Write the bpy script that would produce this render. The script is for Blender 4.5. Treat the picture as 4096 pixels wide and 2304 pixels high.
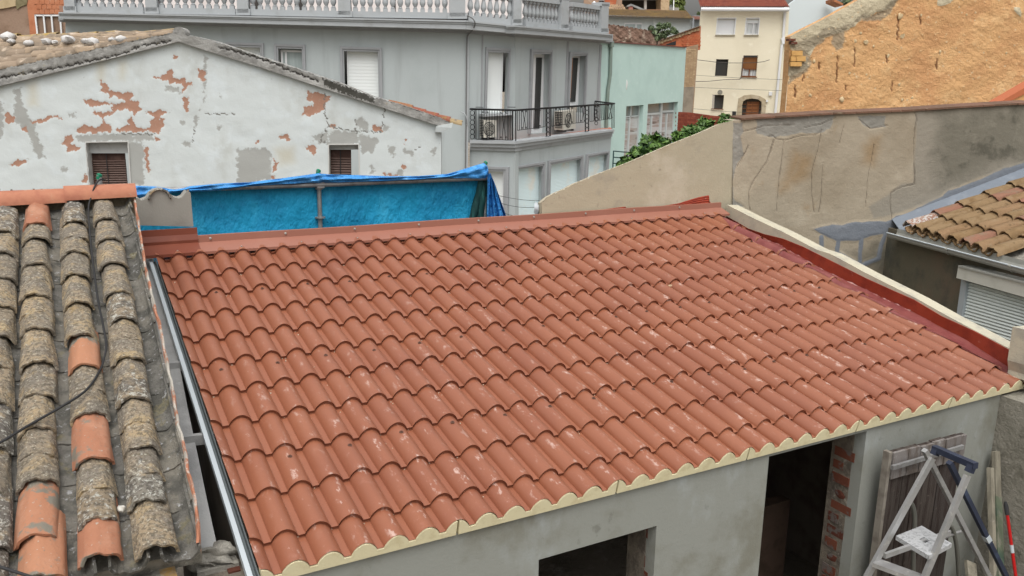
import bpy, bmesh, math, random
import numpy as np
from mathutils import Vector, Matrix, Euler
from mathutils.geometry import tessellate_polygon
random.seed(7); RNG = np.random.default_rng(7)
S = bpy.context.scene
for o in list(bpy.data.objects): bpy.data.objects.remove(o)
COL = S.collection
R = math.radians
# ------------------------------------------------------------------ camera
F, PITCH, ROLL, YAW = 3350.77, 0.2324, 0.01596, 0.50209        # focal length in pixels of a 4096 wide picture
CAM = np.array([-0.73725, -7.07598, 1.38532])
FW = np.array([math.sin(YAW)*math.cos(PITCH), math.cos(YAW)*math.cos(PITCH), -math.sin(PITCH)])
_r = np.array([math.cos(YAW), -math.sin(YAW), 0.]); _u = np.cross(_r, FW)
RT = _r*math.cos(ROLL)+_u*math.sin(ROLL); UP = -_r*math.sin(ROLL)+_u*math.cos(ROLL)
cd = bpy.data.cameras.new('camera'); cam = bpy.data.objects.new('camera', cd); COL.objects.link(cam)
cd.sensor_width = 36; cd.lens = F/4096*36; cd.clip_start = .05; cd.clip_end = 2000
m = Matrix.Identity(4)
for i in range(3):
    m[i][0] = RT[i]; m[i][1] = UP[i]; m[i][2] = -FW[i]; m[i][3] = CAM[i]
cam.matrix_world = m
S.camera = cam
# ------------------------------------------------------------------ light: soft high overcast, brighter from behind-left
SUN_AZ, SUN_EL = 208, 64
w = bpy.data.worlds.new('World'); S.world = w; w.use_nodes = True
nt = w.node_tree; bg = nt.nodes['Background']
sky = nt.nodes.new('ShaderNodeTexSky'); sky.sky_type = 'NISHITA'; sky.sun_disc = False
sky.sun_elevation = R(SUN_EL); sky.sun_rotation = R(SUN_AZ); sky.air_density = 2.0; sky.dust_density = 9; sky.ozone_density = 1
hs = nt.nodes.new('ShaderNodeHueSaturation'); hs.inputs['Saturation'].default_value = .18
nt.links.new(sky.outputs[0], hs.inputs['Color']); nt.links.new(hs.outputs[0], bg.inputs[0]); bg.inputs[1].default_value = .15
sd = bpy.data.lights.new('sun', 'SUN'); sd.energy = .6; sd.angle = R(70); sd.color = (1, .985, .965)
so = bpy.data.objects.new('sun', sd); COL.objects.link(so)
sdir = Vector((math.sin(R(SUN_AZ))*math.cos(R(SUN_EL)), math.cos(R(SUN_AZ))*math.cos(R(SUN_EL)), math.sin(R(SUN_EL))))
so.rotation_euler = sdir.to_track_quat('Z', 'Y').to_euler(); so.location = (0, 0, 60)
S.view_settings.view_transform = 'Standard'; S.view_settings.look = 'None'
S.view_settings.gamma = 1; S.view_settings.use_curve_mapping = False; S.view_settings.exposure = 0.27
S.render.engine = 'CYCLES'; S.render.resolution_x = 1024; S.render.resolution_y = 576
S.cycles.max_bounces = 6
# ------------------------------------------------------------------ construction geometry: sight lines measured on the photograph meet the real planes of the place
def ray(px, py):
    d = FW*F + RT*(px-2048) - UP*(py-1152)
    return d/np.linalg.norm(d)
def V3(a): return np.array(a, float)
def az(a): return np.array([math.sin(R(a)), math.cos(R(a)), 0.])
class Plane:
    def __init__(s, p0, n):
        s.p = V3(p0); s.n = V3(n)/np.linalg.norm(n)
        if (CAM-s.p)@s.n < 0: s.n = -s.n
    def __call__(s, px, py, off=0):
        d = ray(px, py); return CAM+d*((s.p+s.n*off-CAM)@s.n)/(d@s.n)
    def off(s, d):
        q = Plane(s.p+s.n*d, s.n); q.u = getattr(s, 'u', None); return q
def wall(p0, a):
    u = az(a); P = Plane(p0, (-u[1], u[0], 0)); P.u = u if u@RT > 0 else -u; return P
def atd(px, py, D):
    d = ray(px, py); return CAM+d*D/(d@FW)
def cr(x0, y0, s): return lambda X, Y: (x0+s*X, y0+s*Y)
UPZ = np.array([0, 0, 1.])
# ------------------------------------------------------------------ meshes
ORG = {}
class MB:
    def __init__(s): s.v = []; s.f = []; s.at = {}
    def add(s, P): s.v.append(V3(P)); return len(s.v)-1
    def poly(s, P): s.f.append([s.add(p) for p in P])
    def grid(s, G):                                 # G[i][j] -> point
        n0 = len(s.v); G = np.asarray(G, float); a, b = G.shape[:2]
        s.v += list(G.reshape(-1, 3))
        for i in range(a-1):
            for j in range(b-1):
                k = n0+i*b+j; s.f.append([k, k+1, k+b+1, k+b])
    def prism(s, P, vec):                           # planar outline extruded by vec
        P = [V3(p) for p in P]; vec = V3(vec); n = len(P)
        a = [s.add(p) for p in P]; b = [s.add(p+vec) for p in P]
        if n <= 4: s.f += [a, b[::-1]]
        else:
            for t in tessellate_polygon([[Vector(p) for p in P]]):
                s.f += [[a[i] for i in t], [b[i] for i in t][::-1]]
        for i in range(n):
            j = (i+1) % n; s.f.append([a[i], b[i], b[j], a[j]])
    def holed(s, outer, holes, vec):                # sheet with openings, reveals run along vec
        loops = [[V3(p) for p in outer]]+[[V3(p) for p in h] for h in holes]
        ids = [s.add(p) for L in loops for p in L]
        for t in tessellate_polygon([[Vector(p) for p in L] for L in loops]): s.f.append([ids[i] for i in t])
        k = 0
        for L in loops:
            n = len(L); b = [s.add(p+V3(vec)) for p in L]
            for i in range(n):
                j = (i+1) % n; s.f.append([ids[k+i], b[i], b[j], ids[k+j]])
            k += n
    def box(s, c, ax, half):
        c = V3(c); X, Y, Z = [V3(a)/np.linalg.norm(a)*h for a, h in zip(ax, half)]
        s.prism([c-X-Y-Z, c+X-Y-Z, c+X+Y-Z, c-X+Y-Z], 2*Z)
    def bar(s, a, b, w, t, side=None):              # rectangular bar from a to b
        a = V3(a); b = V3(b); d = b-a; L = np.linalg.norm(d); d = d/L
        sd_ = V3(side) if side is not None else np.cross(d, UPZ if abs(d[2]) < .9 else [1, 0, 0])
        sd_ = sd_-d*(sd_@d); sd_ /= np.linalg.norm(sd_); n = np.cross(d, sd_)
        s.box((a+b)/2, (d, sd_, n), (L/2, w/2, t/2))
    def tube(s, P, r, n=8, closed=False):
        P = [V3(p) for p in P]; m_ = len(P); r = [r]*m_ if np.isscalar(r) else r
        rings = []; prev = None
        for i, p in enumerate(P):
            if closed: t = P[(i+1) % m_]-P[i-1]
            else: t = P[min(i+1, m_-1)]-P[max(i-1, 0)]
            t = t/(np.linalg.norm(t)+1e-12)
            if prev is None:
                h = UPZ if abs(t[2]) < .9 else np.array([1., 0, 0]); a = np.cross(t, h)
            else: a = prev-t*(prev@t)
            a /= np.linalg.norm(a); prev = a; b = np.cross(t, a)
            rings.append([s.add(p+r[i]*(a*math.cos(2*math.pi*k/n)+b*math.sin(2*math.pi*k/n))) for k in range(n)])
        for i in range(m_ if closed else m_-1):
            A, B = rings[i], rings[(i+1) % m_]
            for k in range(n): s.f.append([A[k], A[(k+1) % n], B[(k+1) % n], B[k]])
        if not closed: s.f += [rings[0][::-1], rings[-1]]
    def lathe(s, base, prof, n=10, axis=UPZ):
        axis = V3(axis); s.tube([V3(base)+axis*z for r, z in prof], [max(r, 1e-4) for r, z in prof], n)
    def lump(s, c, r, seed=0, sub=2, sq=(1, 1, 1), rough=.25):
        bm = bmesh.new(); bmesh.ops.create_icosphere(bm, subdivisions=sub, radius=1)
        g = np.random.default_rng(seed); ph = g.uniform(0, 6, (4, 3)); fr = g.uniform(1, 3.5, (4, 3))
        k = len(s.v)
        for v in bm.verts:
            p = np.array(v.co); d = 1+rough*sum(math.sin(p@fr[i]*1.6+ph[i][0]) for i in range(4))/2
            s.v.append(V3(c)+p*d*r*V3(sq))
        for f in bm.faces: s.f.append([k+v.index for v in f.verts])
        bm.free()
    def mesh(s, name, org=(0, 0, 0)):
        me = bpy.data.meshes.new(name); o = V3(org)
        me.from_pydata([tuple(p-o) for p in s.v], [], s.f)
        for k, a in s.at.items():
            t = me.attributes.new(k, 'FLOAT', 'POINT'); t.data.foreach_set('value', np.concatenate([np.asarray(a, np.float32).ravel(), np.zeros(len(s.v)-len(np.ravel(a)), np.float32)]))
        bm = bmesh.new(); bm.from_mesh(me); bmesh.ops.recalc_face_normals(bm, faces=bm.faces); bm.to_mesh(me); bm.free()
        me.update(); return me
def smooth(o, ang=40):
    me = o.data if hasattr(o, 'data') else o
    me.polygons.foreach_set('use_smooth', [True]*len(me.polygons))
    try: me.set_sharp_from_angle(angle=R(ang))
    except Exception: pass
    return o
def tag(o, label=None, cat=None, group=None, kind=None):
    for k, v in (('label', label), ('category', cat), ('group', group), ('kind', kind)):
        if v: o[k] = v
    return o
def thing(name, loc, label, cat, group=None):
    o = bpy.data.objects.new(name, None); COL.objects.link(o); o.location = tuple(loc); o.empty_display_size = .2
    ORG[o] = V3(loc); return tag(o, label, cat, group)
def part(mb, name, mt, parent, label=None, stuff=False, sm=None):
    org = ORG[parent]
    me = mb.mesh(name, org) if isinstance(mb, MB) else mb
    o = bpy.data.objects.new(name, me); COL.objects.link(o); o.parent = parent; ORG[o] = org
    if not me.materials: me.materials.append(mt)
    tag(o, label, kind='stuff' if stuff else None)
    if sm: smooth(o, sm)
    return o
def inst(me, name, parent, M4, mt=None, label=None):
    o = bpy.data.objects.new(name, me); COL.objects.link(o); o.parent = parent; ORG[o] = ORG[parent]
    o.matrix_basis = Matrix.Translation(-Vector(ORG[parent])) @ M4
    if mt and not me.materials: me.materials.append(mt)
    if label: o['label'] = label
    return o
def single(mb, name, mt, label=None, cat=None, group=None, kind=None, sm=None, base=None):
    P = np.array(mb.v); org = V3(base) if base is not None else np.array([P[:, 0].mean(), P[:, 1].mean(), P[:, 2].min()])
    me = mb.mesh(name, org); o = bpy.data.objects.new(name, me); COL.objects.link(o); o.location = tuple(org); ORG[o] = org
    me.materials.append(mt); tag(o, label, cat, group, kind)
    if sm: smooth(o, sm)
    return o
def frame(o, X, Y, Z):
    M4 = Matrix.Identity(4)
    for i in range(3): M4[i][0] = X[i]; M4[i][1] = Y[i]; M4[i][2] = Z[i]; M4[i][3] = o[i]
    return M4
# ------------------------------------------------------------------ materials
def mk(name, col, layers=(), rough=.85, bump=None, metal=0, spec=.25, alpha=None, trans=0):
    mt = bpy.data.materials.new(name); mt.use_nodes = True; t = mt.node_tree; N = t.nodes; L = t.links
    b = N['Principled BSDF']; b.inputs['Roughness'].default_value = rough; b.inputs['Metallic'].default_value = metal
    b.inputs['Specular IOR Level'].default_value = spec
    if trans: b.inputs['Transmission Weight'].default_value = trans
    geo = N.new('ShaderNodeNewGeometry')
    def vec(st):
        if st is None: return geo.outputs['Position']
        mp = N.new('ShaderNodeMapping'); mp.inputs['Scale'].default_value = st; L.new(geo.outputs['Position'], mp.inputs[0]); return mp.outputs[0]
    def noise(sc, det=6, st=None, ro=.6, dist=0):
        n = N.new('ShaderNodeTexNoise'); n.inputs['Scale'].default_value = sc; n.inputs['Detail'].default_value = det
        n.inputs['Roughness'].default_value = ro; n.inputs['Distortion'].default_value = dist; L.new(vec(st), n.inputs['Vector']); return n.outputs['Fac']
    def rng(x, lo, hi, a=0, c=1):
        r = N.new('ShaderNodeMapRange'); r.interpolation_type = 'SMOOTHSTEP'; r.inputs['From Min'].default_value = lo; r.inputs['From Max'].default_value = hi
        r.inputs['To Min'].default_value = a; r.inputs['To Max'].default_value = c; L.new(x, r.inputs['Value']); return r.outputs[0]
    def math_(op, x, y):
        q = N.new('ShaderNodeMath'); q.operation = op
        for i, z in enumerate((x, y)):
            if hasattr(z, 'links'): L.new(z, q.inputs[i])
            else: q.inputs[i].default_value = z
        return q.outputs[0]
    cur = None; base = (*col, 1)
    for ly in layers:
        k = ly[0]; c = ly[1]; kw = ly[-1] if isinstance(ly[-1], dict) else {}
        if k == 'noise':                            # ('noise', col, scale, lo, hi)
            fac = rng(noise(ly[2], kw.get('det', 6), kw.get('st'), kw.get('ro', .6), kw.get('dist', 0)), ly[3], ly[4], 0, kw.get('amt', 1))
        elif k == 'vor':                            # ('vor', col, scale, lo, hi)
            v = N.new('ShaderNodeTexVoronoi'); v.inputs['Scale'].default_value = ly[2]; L.new(vec(kw.get('st')), v.inputs['Vector'])
            fac = rng(v.outputs['Distance'], ly[3], ly[4], kw.get('amt', 1), 0)
        elif k == 'rand':                           # ('rand', col, lo, hi)
            oi = N.new('ShaderNodeObjectInfo'); fac = rng(oi.outputs['Random'], ly[2], ly[3], 0, kw.get('amt', 1))
        elif k == 'attr':                           # ('attr', col, attribute, noise scale, noise amount, softness)
            a = N.new('ShaderNodeAttribute'); a.attribute_name = ly[2]
            x = a.outputs['Fac']
            if ly[4]: x = math_('ADD', x, math_('MULTIPLY', math_('SUBTRACT', noise(ly[3], 8, None, .65), .5), ly[4]))
            fac = rng(x, .5-ly[5], .5+ly[5], 0, kw.get('amt', 1))
        if kw.get('mask'):
            a = N.new('ShaderNodeAttribute'); a.attribute_name = kw['mask']; fac = math_('MULTIPLY', fac, a.outputs['Fac'])
        mx = N.new('ShaderNodeMix'); mx.data_type = 'RGBA'; L.new(fac, mx.inputs[0])
        if cur is None: mx.inputs[6].default_value = base
        else: L.new(cur, mx.inputs[6])
        mx.inputs[7].default_value = (*c, 1); cur = mx.outputs[2]
    if cur is None: b.inputs['Base Color'].default_value = base
    else: L.new(cur, b.inputs['Base Color'])
    if bump:
        prev = None
        for bb in (bump if isinstance(bump[0], (tuple, list)) else [bump]):
            kw = bb[-1] if isinstance(bb[-1], dict) else {}
            bn = N.new('ShaderNodeBump'); bn.inputs['Distance'].default_value = bb[1]; bn.inputs['Strength'].default_value = kw.get('s', 1)
            if kw.get('vor'):
                v = N.new('ShaderNodeTexVoronoi'); v.inputs['Scale'].default_value = bb[0]; L.new(vec(kw.get('st')), v.inputs['Vector']); h = v.outputs['Distance']
            else: h = noise(bb[0], kw.get('det', 6), kw.get('st'), kw.get('ro', .65))
            L.new(h, bn.inputs['Height'])
            if prev is not None: L.new(prev, bn.inputs['Normal'])
            prev = bn.outputs[0]
        L.new(prev, b.inputs['Normal'])
    if alpha: 
        a = rng(noise(alpha[0], 2), alpha[1], alpha[2], alpha[3], alpha[4]); L.new(a, b.inputs['Alpha'])
    return mt
# soft membership masks for worn patches, evaluated on wall grids
def inpoly(X, Y, P):
    P = np.array(P, float); c = np.zeros(X.shape, bool); j = len(P)-1
    for i in range(len(P)):
        x1, y1 = P[i]; x2, y2 = P[j]
        c ^= ((y1 > Y) != (y2 > Y)) & (X < (x2-x1)*(Y-y1)/(y2-y1+1e-9)+x1); j = i
    return c
def segdist(X, Y, P, closed=True):
    P = np.array(P, float); d = np.full(X.shape, 1e9); n = len(P)
    for i in range(n if closed else n-1):
        a = P[i]; b = P[(i+1) % n]; ab = b-a; t = np.clip(((X-a[0])*ab[0]+(Y-a[1])*ab[1])/(ab@ab+1e-9), 0, 1)
        d = np.minimum(d, np.hypot(X-a[0]-t*ab[0], Y-a[1]-t*ab[1]))
    return d
def mask(X, Y, polys, soft):
    out = np.zeros(X.shape)
    for P in polys:
        d = segdist(X, Y, P); s_ = np.where(inpoly(X, Y, P), d, -d); out = np.maximum(out, np.clip(.5+s_/(2*soft), 0, 1))
    return out
def lines(X, Y, L_, r):
    out = np.zeros(X.shape)
    for P in L_: out = np.maximum(out, np.clip(1-segdist(X, Y, P, False)/r, 0, 1))
    return out
def fbm(X, Y, sc, seed, octv=4):
    g = np.random.default_rng(seed); out = np.zeros(X.shape); amp = 1; tot = 0
    for o_ in range(octv):
        for k in range(3):
            a = g.uniform(0, 2*math.pi); f_ = sc*2**o_*g.uniform(.7, 1.3)
            out += amp/3*np.sin(X*f_*math.cos(a)+Y*f_*math.sin(a)+g.uniform(0, 6.3)+1.5*np.sin(Y*f_*.7*math.cos(a)+k))
        tot += amp; amp *= .5
    return out/tot
def grid_wall(pl, x0, x1, top, bot, step, attrs, disp=None, holes=()):
    # a wall face as a fine sheet: top/bot outline functions, worn layers as attributes, disp = relief in metres
    xs = np.arange(x0, x1+step*.5, step); ys = np.arange(min(top(x) for x in xs), max(bot(x) for x in xs)+step*.5, step)
    T = np.array([top(x) for x in xs]); B = np.array([bot(x) for x in xs])
    X = np.repeat(xs[:, None], len(ys), 1); Y = np.clip(np.repeat(ys[None], len(xs), 0), T[:, None], B[:, None])
    mb = MB(); A = {k: fn(X, Y) for k, fn in attrs.items()}
    D = disp(X, Y, A) if disp else np.zeros(X.shape)
    d = FW[None, None]*F+RT[None, None]*(X-2048)[..., None]-UP[None, None]*(Y-1152)[..., None]
    t = ((pl.p-CAM)@pl.n)/(d@pl.n); P = CAM+d*t[..., None]+pl.n*D[..., None]
    a, b = X.shape; mb.v = list(P.reshape(-1, 3))
    cx = (X[:-1, :-1]+X[1:, 1:])/2; cy = (Y[:-1, :-1]+Y[1:, 1:]+Y[1:, :-1]+Y[:-1, 1:])/4
    ok = (np.abs(Y[:-1, 1:]-Y[:-1, :-1])+np.abs(Y[1:, 1:]-Y[1:, :-1])) > 1e-6
    for h in holes: ok &= ~inpoly(cx, cy, h)
    I, J = np.nonzero(ok); k = I*b+J
    mb.f = np.stack([k, k+1, k+b+1, k+b], 1).tolist()
    mb.at = {n_: a_.reshape(-1) for n_, a_ in A.items()}
    return mb
def interp(P):
    xs = [p[0] for p in P]; ys = [p[1] for p in P]
    return lambda x: float(np.interp(x, xs, ys))
def arr(pts, f): return [f(*p) for p in pts]
# ================================================================== palette
TERRA = (.36, .135, .075)
m_red = mk('red coated steel', (.26, .095, .051), [('noise', (.223, .078, .045), 1.1, .4, .7, {'det': 2, 'amt': .7}), ('noise', (.299, .119, .065), 2.6, .5, .8, {'amt': .5}),
    ('noise', (.497, .345, .293), 24, .55, .645, {'st': (1, .45, .45), 'mask': 'scuff', 'det': 9, 'ro': .7, 'amt': .85}), ('noise', (.417, .24, .185), 7, .6, .75, {'mask': 'scuff', 'amt': .4}),
    ('noise', (.497, .383, .313), 160, .74, .78, {'amt': .5, 'det': 2})], rough=.38, bump=[(9, .004, {'det': 2, 's': .4}), (300, .0006)], spec=.5)
m_flash = mk('red flashing steel', (.273, .115, .08), [('noise', (.308, .147, .108), 2, .45, .8, {'amt': .7})], rough=.42, bump=(6, .004, {'det': 1, 's': .35}), spec=.4)
m_flash2 = mk('brown flashing steel', (.17, .048, .028), [('noise', (.22, .07, .04), 5, .5, .8)], rough=.35, bump=(6, .003, {'det': 1, 's': .3}), spec=.4)
m_foam = mk('yellow insulation foam', (.686, .626, .416), [('noise', (.582, .508, .312), 14, .45, .75)], rough=.95, bump=(90, .002))
m_render = mk('raw grey cement render', (.238, .246, .223), [('noise', (.167, .163, .13), 1.6, .48, .66, {'amt': .8}), ('noise', (.299, .321, .316), 2.3, .52, .72, {'st': (1, 1, .6)}), ('noise', (.114, .112, .093), 9, .64, .75, {'amt': .5})], bump=[(60, .002), (4, .01, {'s': .3})])
m_conc = mk('concrete', (.3, .3, .295), [('noise', (.2, .2, .2), 3, .45, .7), ('noise', (.4, .4, .39), 12, .58, .75, {'amt': .6})], bump=(70, .003))
m_mortar = mk('rough mortar', (.29, .275, .24), [('noise', (.16, .15, .13), 14, .45, .68), ('noise', (.42, .4, .35), 30, .58, .7)], bump=[(40, .012), (130, .004)])
m_brick = mk('hollow clay brick', (.14, .046, .027), [('rand', (.093, .03, .019), .3, .9), ('noise', (.121, .109, .099), 9, .52, .6, {'amt': .9})], bump=(60, .004))  # clay tone darkened to carry the shade inside the door jamb
m_white = mk('white painted metal', (.432, .474, .502), [('noise', (.33, .365, .383), 8, .55, .8, {'amt': .4})], rough=.45)
m_dark = mk('dark rubber', (.03, .03, .032), rough=.7)
m_steel = mk('zinc screw', (.42, .4, .37), rough=.4, metal=.6)
m_rust = mk('screw washer', (.1, .05, .035), rough=.6)
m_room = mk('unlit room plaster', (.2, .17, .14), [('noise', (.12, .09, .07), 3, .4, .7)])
GZ = -3.25
def flat_box(mb, x0, x1, y0, y1, z0, z1): mb.box(((x0+x1)/2, (y0+y1)/2, (z0+z1)/2), ((1, 0, 0), (0, 1, 0), (0, 0, 1)), ((x1-x0)/2, (y1-y0)/2, (z1-z0)/2))
# ================================================================== ground
m_ground = mk('dusty ground', (.24, .21, .17), [('noise', (.15, .13, .1), .8, .4, .7), ('noise', (.32, .29, .25), 5, .55, .75)], bump=(12, .03))
mb = MB(); mb.poly([(-1500, -1500, GZ), (1500, -1500, GZ), (1500, 1500, GZ), (-1500, 1500, GZ)])
single(mb, 'ground', m_ground, kind='structure', base=(0, 0, GZ))
# ================================================================== the red roofed house
TH, RS, EE, W = .23144, .33941, .22356, 1/6
cT, sT = math.cos(TH), math.sin(TH); AMP, ST = .056, .023
NR = np.array([0, -sT, cT]); DR = np.array([0, -cT, -sT])
def rp(X, s, h): return np.array([X, -s*cT-h*sT, -s*sT+h*cT])
def roofplane(h): return Plane(rp(0, 0, h), NR)
SE = 10*RS+EE
def wave(t):
    t = abs(((t+.5) % 1)-.5)
    return 0. if t < .11 else AMP*math.sin(math.pi*(t-.11)/.78)**.64
house = thing('tiled_house', (2.9, -3.49, GZ), 'low unfinished house under the new red tile-effect metal roof, doorway still without a door', 'house')
TS = [.0, .108, .115, .13, .16, .2, .25, .31, .38, .45, .5, .55, .62, .69, .75, .8, .84, .87, .885, .892]
def xsamples(k0, k1):
    xs = sorted({round(b+t, 4) for b in range(int(k0)-1, int(k1)+2) for t in TS if k0 < b+t < k1} | {k0, k1}); return xs
SEAMS = [-.5, 5.5, 11.5, 17.5, 23.5, 29.5, 35.15]
for i in range(6):
    xs = xsamples(SEAMS[i], SEAMS[i+1]); rings = [(-.2, 0), (-.1, .5)]
    for j in range(11):
        rings += [(j*RS-.03, 1-.03/RS), (j*RS+.012, 1.), (j*RS+.0095, .86), (j*RS+.001, .5), (j*RS, 0)]
        if j < 10: rings += [(j*RS+RS*.33, .33), (j*RS+RS*.66, .66)]
    rings += [(SE-.001, EE/RS)]
    G = []; sc = []
    for s_, h_ in rings:
        row = []; rs_ = []
        for k in xs:
            hv = wave(k); row.append(rp(k*W, s_, hv+h_*ST+.0015*math.sin(7*s_+k*1.3)))
            up = 1/(1+math.exp(-((s_-1.5)+(k-14)*.06)*2.0)); ok = np.clip((hv/AMP-.72)/.2, 0, 1)*(1 if math.sin((k-.5-((k-.5+.5) % 1-.5))*7.7+int(s_/RS)*4.1)+.45 > 0 else .45)
            rs_.append(ok*min(1, .12+.95*up))
        G.append(row); sc += rs_
    mb = MB(); mb.grid(G); mb.at['scuff'] = sc
    part(mb, 'roof_panel', m_red, house, sm=35)
    mb = MB()                                       # foam closure under the end of this panel
    k0, k1 = SEAMS[i]+.04, SEAMS[i+1]-.04; P = [rp(k*W, SE+.002, wave(k)+EE/RS*ST-.0075) for k in xsamples(k0, k1)]
    P += [rp(k1*W, SE+.002, -.026), rp(k0*W, SE+.002, -.026)]
    mb.prism(P, -DR*.05); part(mb, 'foam_strip', m_foam, house)
ZE = rp(0, SE, -.03)[2]; YW = rp(0, SE, 0)[1]+.03
PW = wall((0, YW, 0), 90)
def depth_at(px, py, X): d = ray(px, py); return (CAM+d*(X-CAM[0])/d[0])[1]
dx0, dx1, dz = 3.14, 4.065, -.888; wx0, wx1, wz = 1.428, 2.25, -1.155
tdoor = depth_at(3342, 1759, dx1)-YW; twin = depth_at(2514, 2137, wx1)-YW
tdoor = min(max(tdoor, .15), .6); twin = min(max(twin, .12), .45)
mb = MB()
mb.holed([(-.34, YW, GZ), (5.6, YW, GZ), (5.6, YW, ZE), (-.34, YW, ZE)], [[(dx0, YW, GZ+.01), (dx1, YW, GZ+.01), (dx1, YW, dz), (dx0, YW, dz)], [(wx0, YW, -2.3), (wx1, YW, -2.3), (wx1, YW, wz), (wx0, YW, wz)]], (0, .09, 0))
part(mb, 'wall', m_render, house, 'grey cement rendered front wall with an open doorway and window hole')
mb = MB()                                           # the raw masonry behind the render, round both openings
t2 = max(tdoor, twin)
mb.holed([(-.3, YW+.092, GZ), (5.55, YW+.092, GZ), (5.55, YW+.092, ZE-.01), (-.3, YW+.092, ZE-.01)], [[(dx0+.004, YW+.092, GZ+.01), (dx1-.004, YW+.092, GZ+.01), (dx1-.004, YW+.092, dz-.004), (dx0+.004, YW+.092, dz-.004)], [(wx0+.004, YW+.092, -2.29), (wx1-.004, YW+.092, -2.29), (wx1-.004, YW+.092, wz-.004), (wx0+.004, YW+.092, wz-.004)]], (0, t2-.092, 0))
part(mb, 'masonry', mk('shaded mortar', (.17, .145, .115), [('noise', (.1, .085, .07), 9, .42, .65), ('noise', (.26, .24, .2), 16, .58, .7)], bump=[(40, .012), (130, .004)]), house, 'rough mortar masonry inside the openings')  # shade of the jambs is put into this darker mortar tone
z = dz-.2
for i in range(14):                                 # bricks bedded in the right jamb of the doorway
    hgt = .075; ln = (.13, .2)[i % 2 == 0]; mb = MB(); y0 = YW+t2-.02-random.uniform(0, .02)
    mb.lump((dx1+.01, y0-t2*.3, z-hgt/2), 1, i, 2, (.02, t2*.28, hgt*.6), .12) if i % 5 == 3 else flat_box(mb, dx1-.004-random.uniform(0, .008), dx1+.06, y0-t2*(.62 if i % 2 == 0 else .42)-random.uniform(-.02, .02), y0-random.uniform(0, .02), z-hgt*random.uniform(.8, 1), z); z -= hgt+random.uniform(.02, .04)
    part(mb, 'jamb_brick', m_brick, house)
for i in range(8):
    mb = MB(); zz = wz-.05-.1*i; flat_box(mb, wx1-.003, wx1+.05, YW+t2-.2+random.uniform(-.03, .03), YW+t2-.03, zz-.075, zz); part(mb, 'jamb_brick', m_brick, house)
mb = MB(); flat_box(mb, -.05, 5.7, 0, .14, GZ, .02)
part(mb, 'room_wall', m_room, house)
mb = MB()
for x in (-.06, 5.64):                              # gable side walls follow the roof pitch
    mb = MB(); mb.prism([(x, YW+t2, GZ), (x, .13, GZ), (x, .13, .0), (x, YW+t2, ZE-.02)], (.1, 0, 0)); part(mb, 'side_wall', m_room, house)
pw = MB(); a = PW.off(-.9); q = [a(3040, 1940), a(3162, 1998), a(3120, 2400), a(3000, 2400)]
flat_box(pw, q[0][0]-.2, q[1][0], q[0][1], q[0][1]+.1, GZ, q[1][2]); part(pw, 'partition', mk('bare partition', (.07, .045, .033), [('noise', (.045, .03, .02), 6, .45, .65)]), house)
# ridge flashing
fl = MB(); X0, X1 = .24, 5.93
lowY, lowZ = rp(0, .0, .066)[1:]; foldY, foldZ = .135, rp(0, -.135, .075)[2]+.012
secs = [(lowY+.0, lowZ-.022), (lowY, lowZ), (foldY, foldZ), (foldY+.004, foldZ+.055), (foldY+.02, foldZ+.058), (foldY+.024, foldZ-.05)]
fl.grid([[(x, y, z+.0025*math.sin(x*3.1)) for y, z in secs] for x in np.linspace(X0, X1, 40)])
part(fl, 'ridge_flashing', m_flash, house)
fe = MB(); secs2 = [(lowY-.006, lowZ-.02), (lowY-.006, lowZ+.004), (foldY-.01, foldZ+.006), (foldY-.012, foldZ+.03), (foldY+.002, foldZ+.075), (foldY+.004, foldZ+.125), (foldY+.03, foldZ+.125)]
fe.grid([[(x+(.02 if 0 else 0), y, z) for y, z in secs2] for x in (-.3, -.1, .1, .262)])
part(fe, 'flashing_end', m_flash2, house, 'dark glossy red brown end piece of the ridge flashing')
# screws: washers on the crests and along the flashing
sm_ = MB(); sm_.lathe((0, 0, 0), [(.013, 0), (.013, .003), (.006, .004), (.006, .01), (0, .011)], 8); scm = smooth(sm_.mesh('screw')); scm.materials.append(m_rust)
sl = MB(); sl.lathe((0, 0, 0), [(.011, 0), (.011, .003), (.007, .005), (.007, .012), (0, .013)], 8); scl = smooth(sl.mesh('flashing_screw')); scl.materials.append(m_steel)
for r_, ks in ((2.25, range(2, 35, 2)), (5.45, range(1, 35, 2)), (8.3, range(2, 35, 2))):
    for k in ks:
        j = int(r_); f_ = r_-j; kk = k+.5+random.uniform(-.12, .12); kk = k-.5+random.uniform(-.06, .06)
        inst(scm, 'screw', house, frame(rp(kk*W, r_*RS+random.uniform(-.02, .02), wave(kk)+f_*ST+.0005), (1, 0, 0), -DR, NR))
for x in np.arange(.36, 5.9, .62): inst(scl, 'flashing_screw', house, frame((x, foldY+.001, foldZ+.03), (1, 0, 0), (0, 0, 1), (0, -1, 0)))
for k in range(1, 35, 3): inst(scl, 'flashing_screw', house, frame((k*W-W/2, lowY+.03, lowZ+.012), (1, 0, 0), -DR, NR))
# white edge profile and grey underlay at the left verge
mb = MB(); ed = [(-.5*W-.012, .038), (-.5*W-.012, .05)]
mb.box(rp(-.5*W-.036, SE/2, -.006), ((1, 0, 0), DR, NR), (.012, SE/2+.05, .02)); part(mb, 'edge_profile', m_white, house, 'pale metal edge profile at the left verge')
mb = MB(); mb.box(rp(-.5*W-.013, SE/2, -.025), ((1, 0, 0), DR, NR), (.011, SE/2+.04, .02)); mb.box(rp(-.5*W-.004, SE/2, .005), ((1, 0, 0), DR, NR), (.003, SE/2+.01, .03)); part(mb, 'verge_seal', mk('grey seal strip', (.11, .125, .13)), house)
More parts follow.
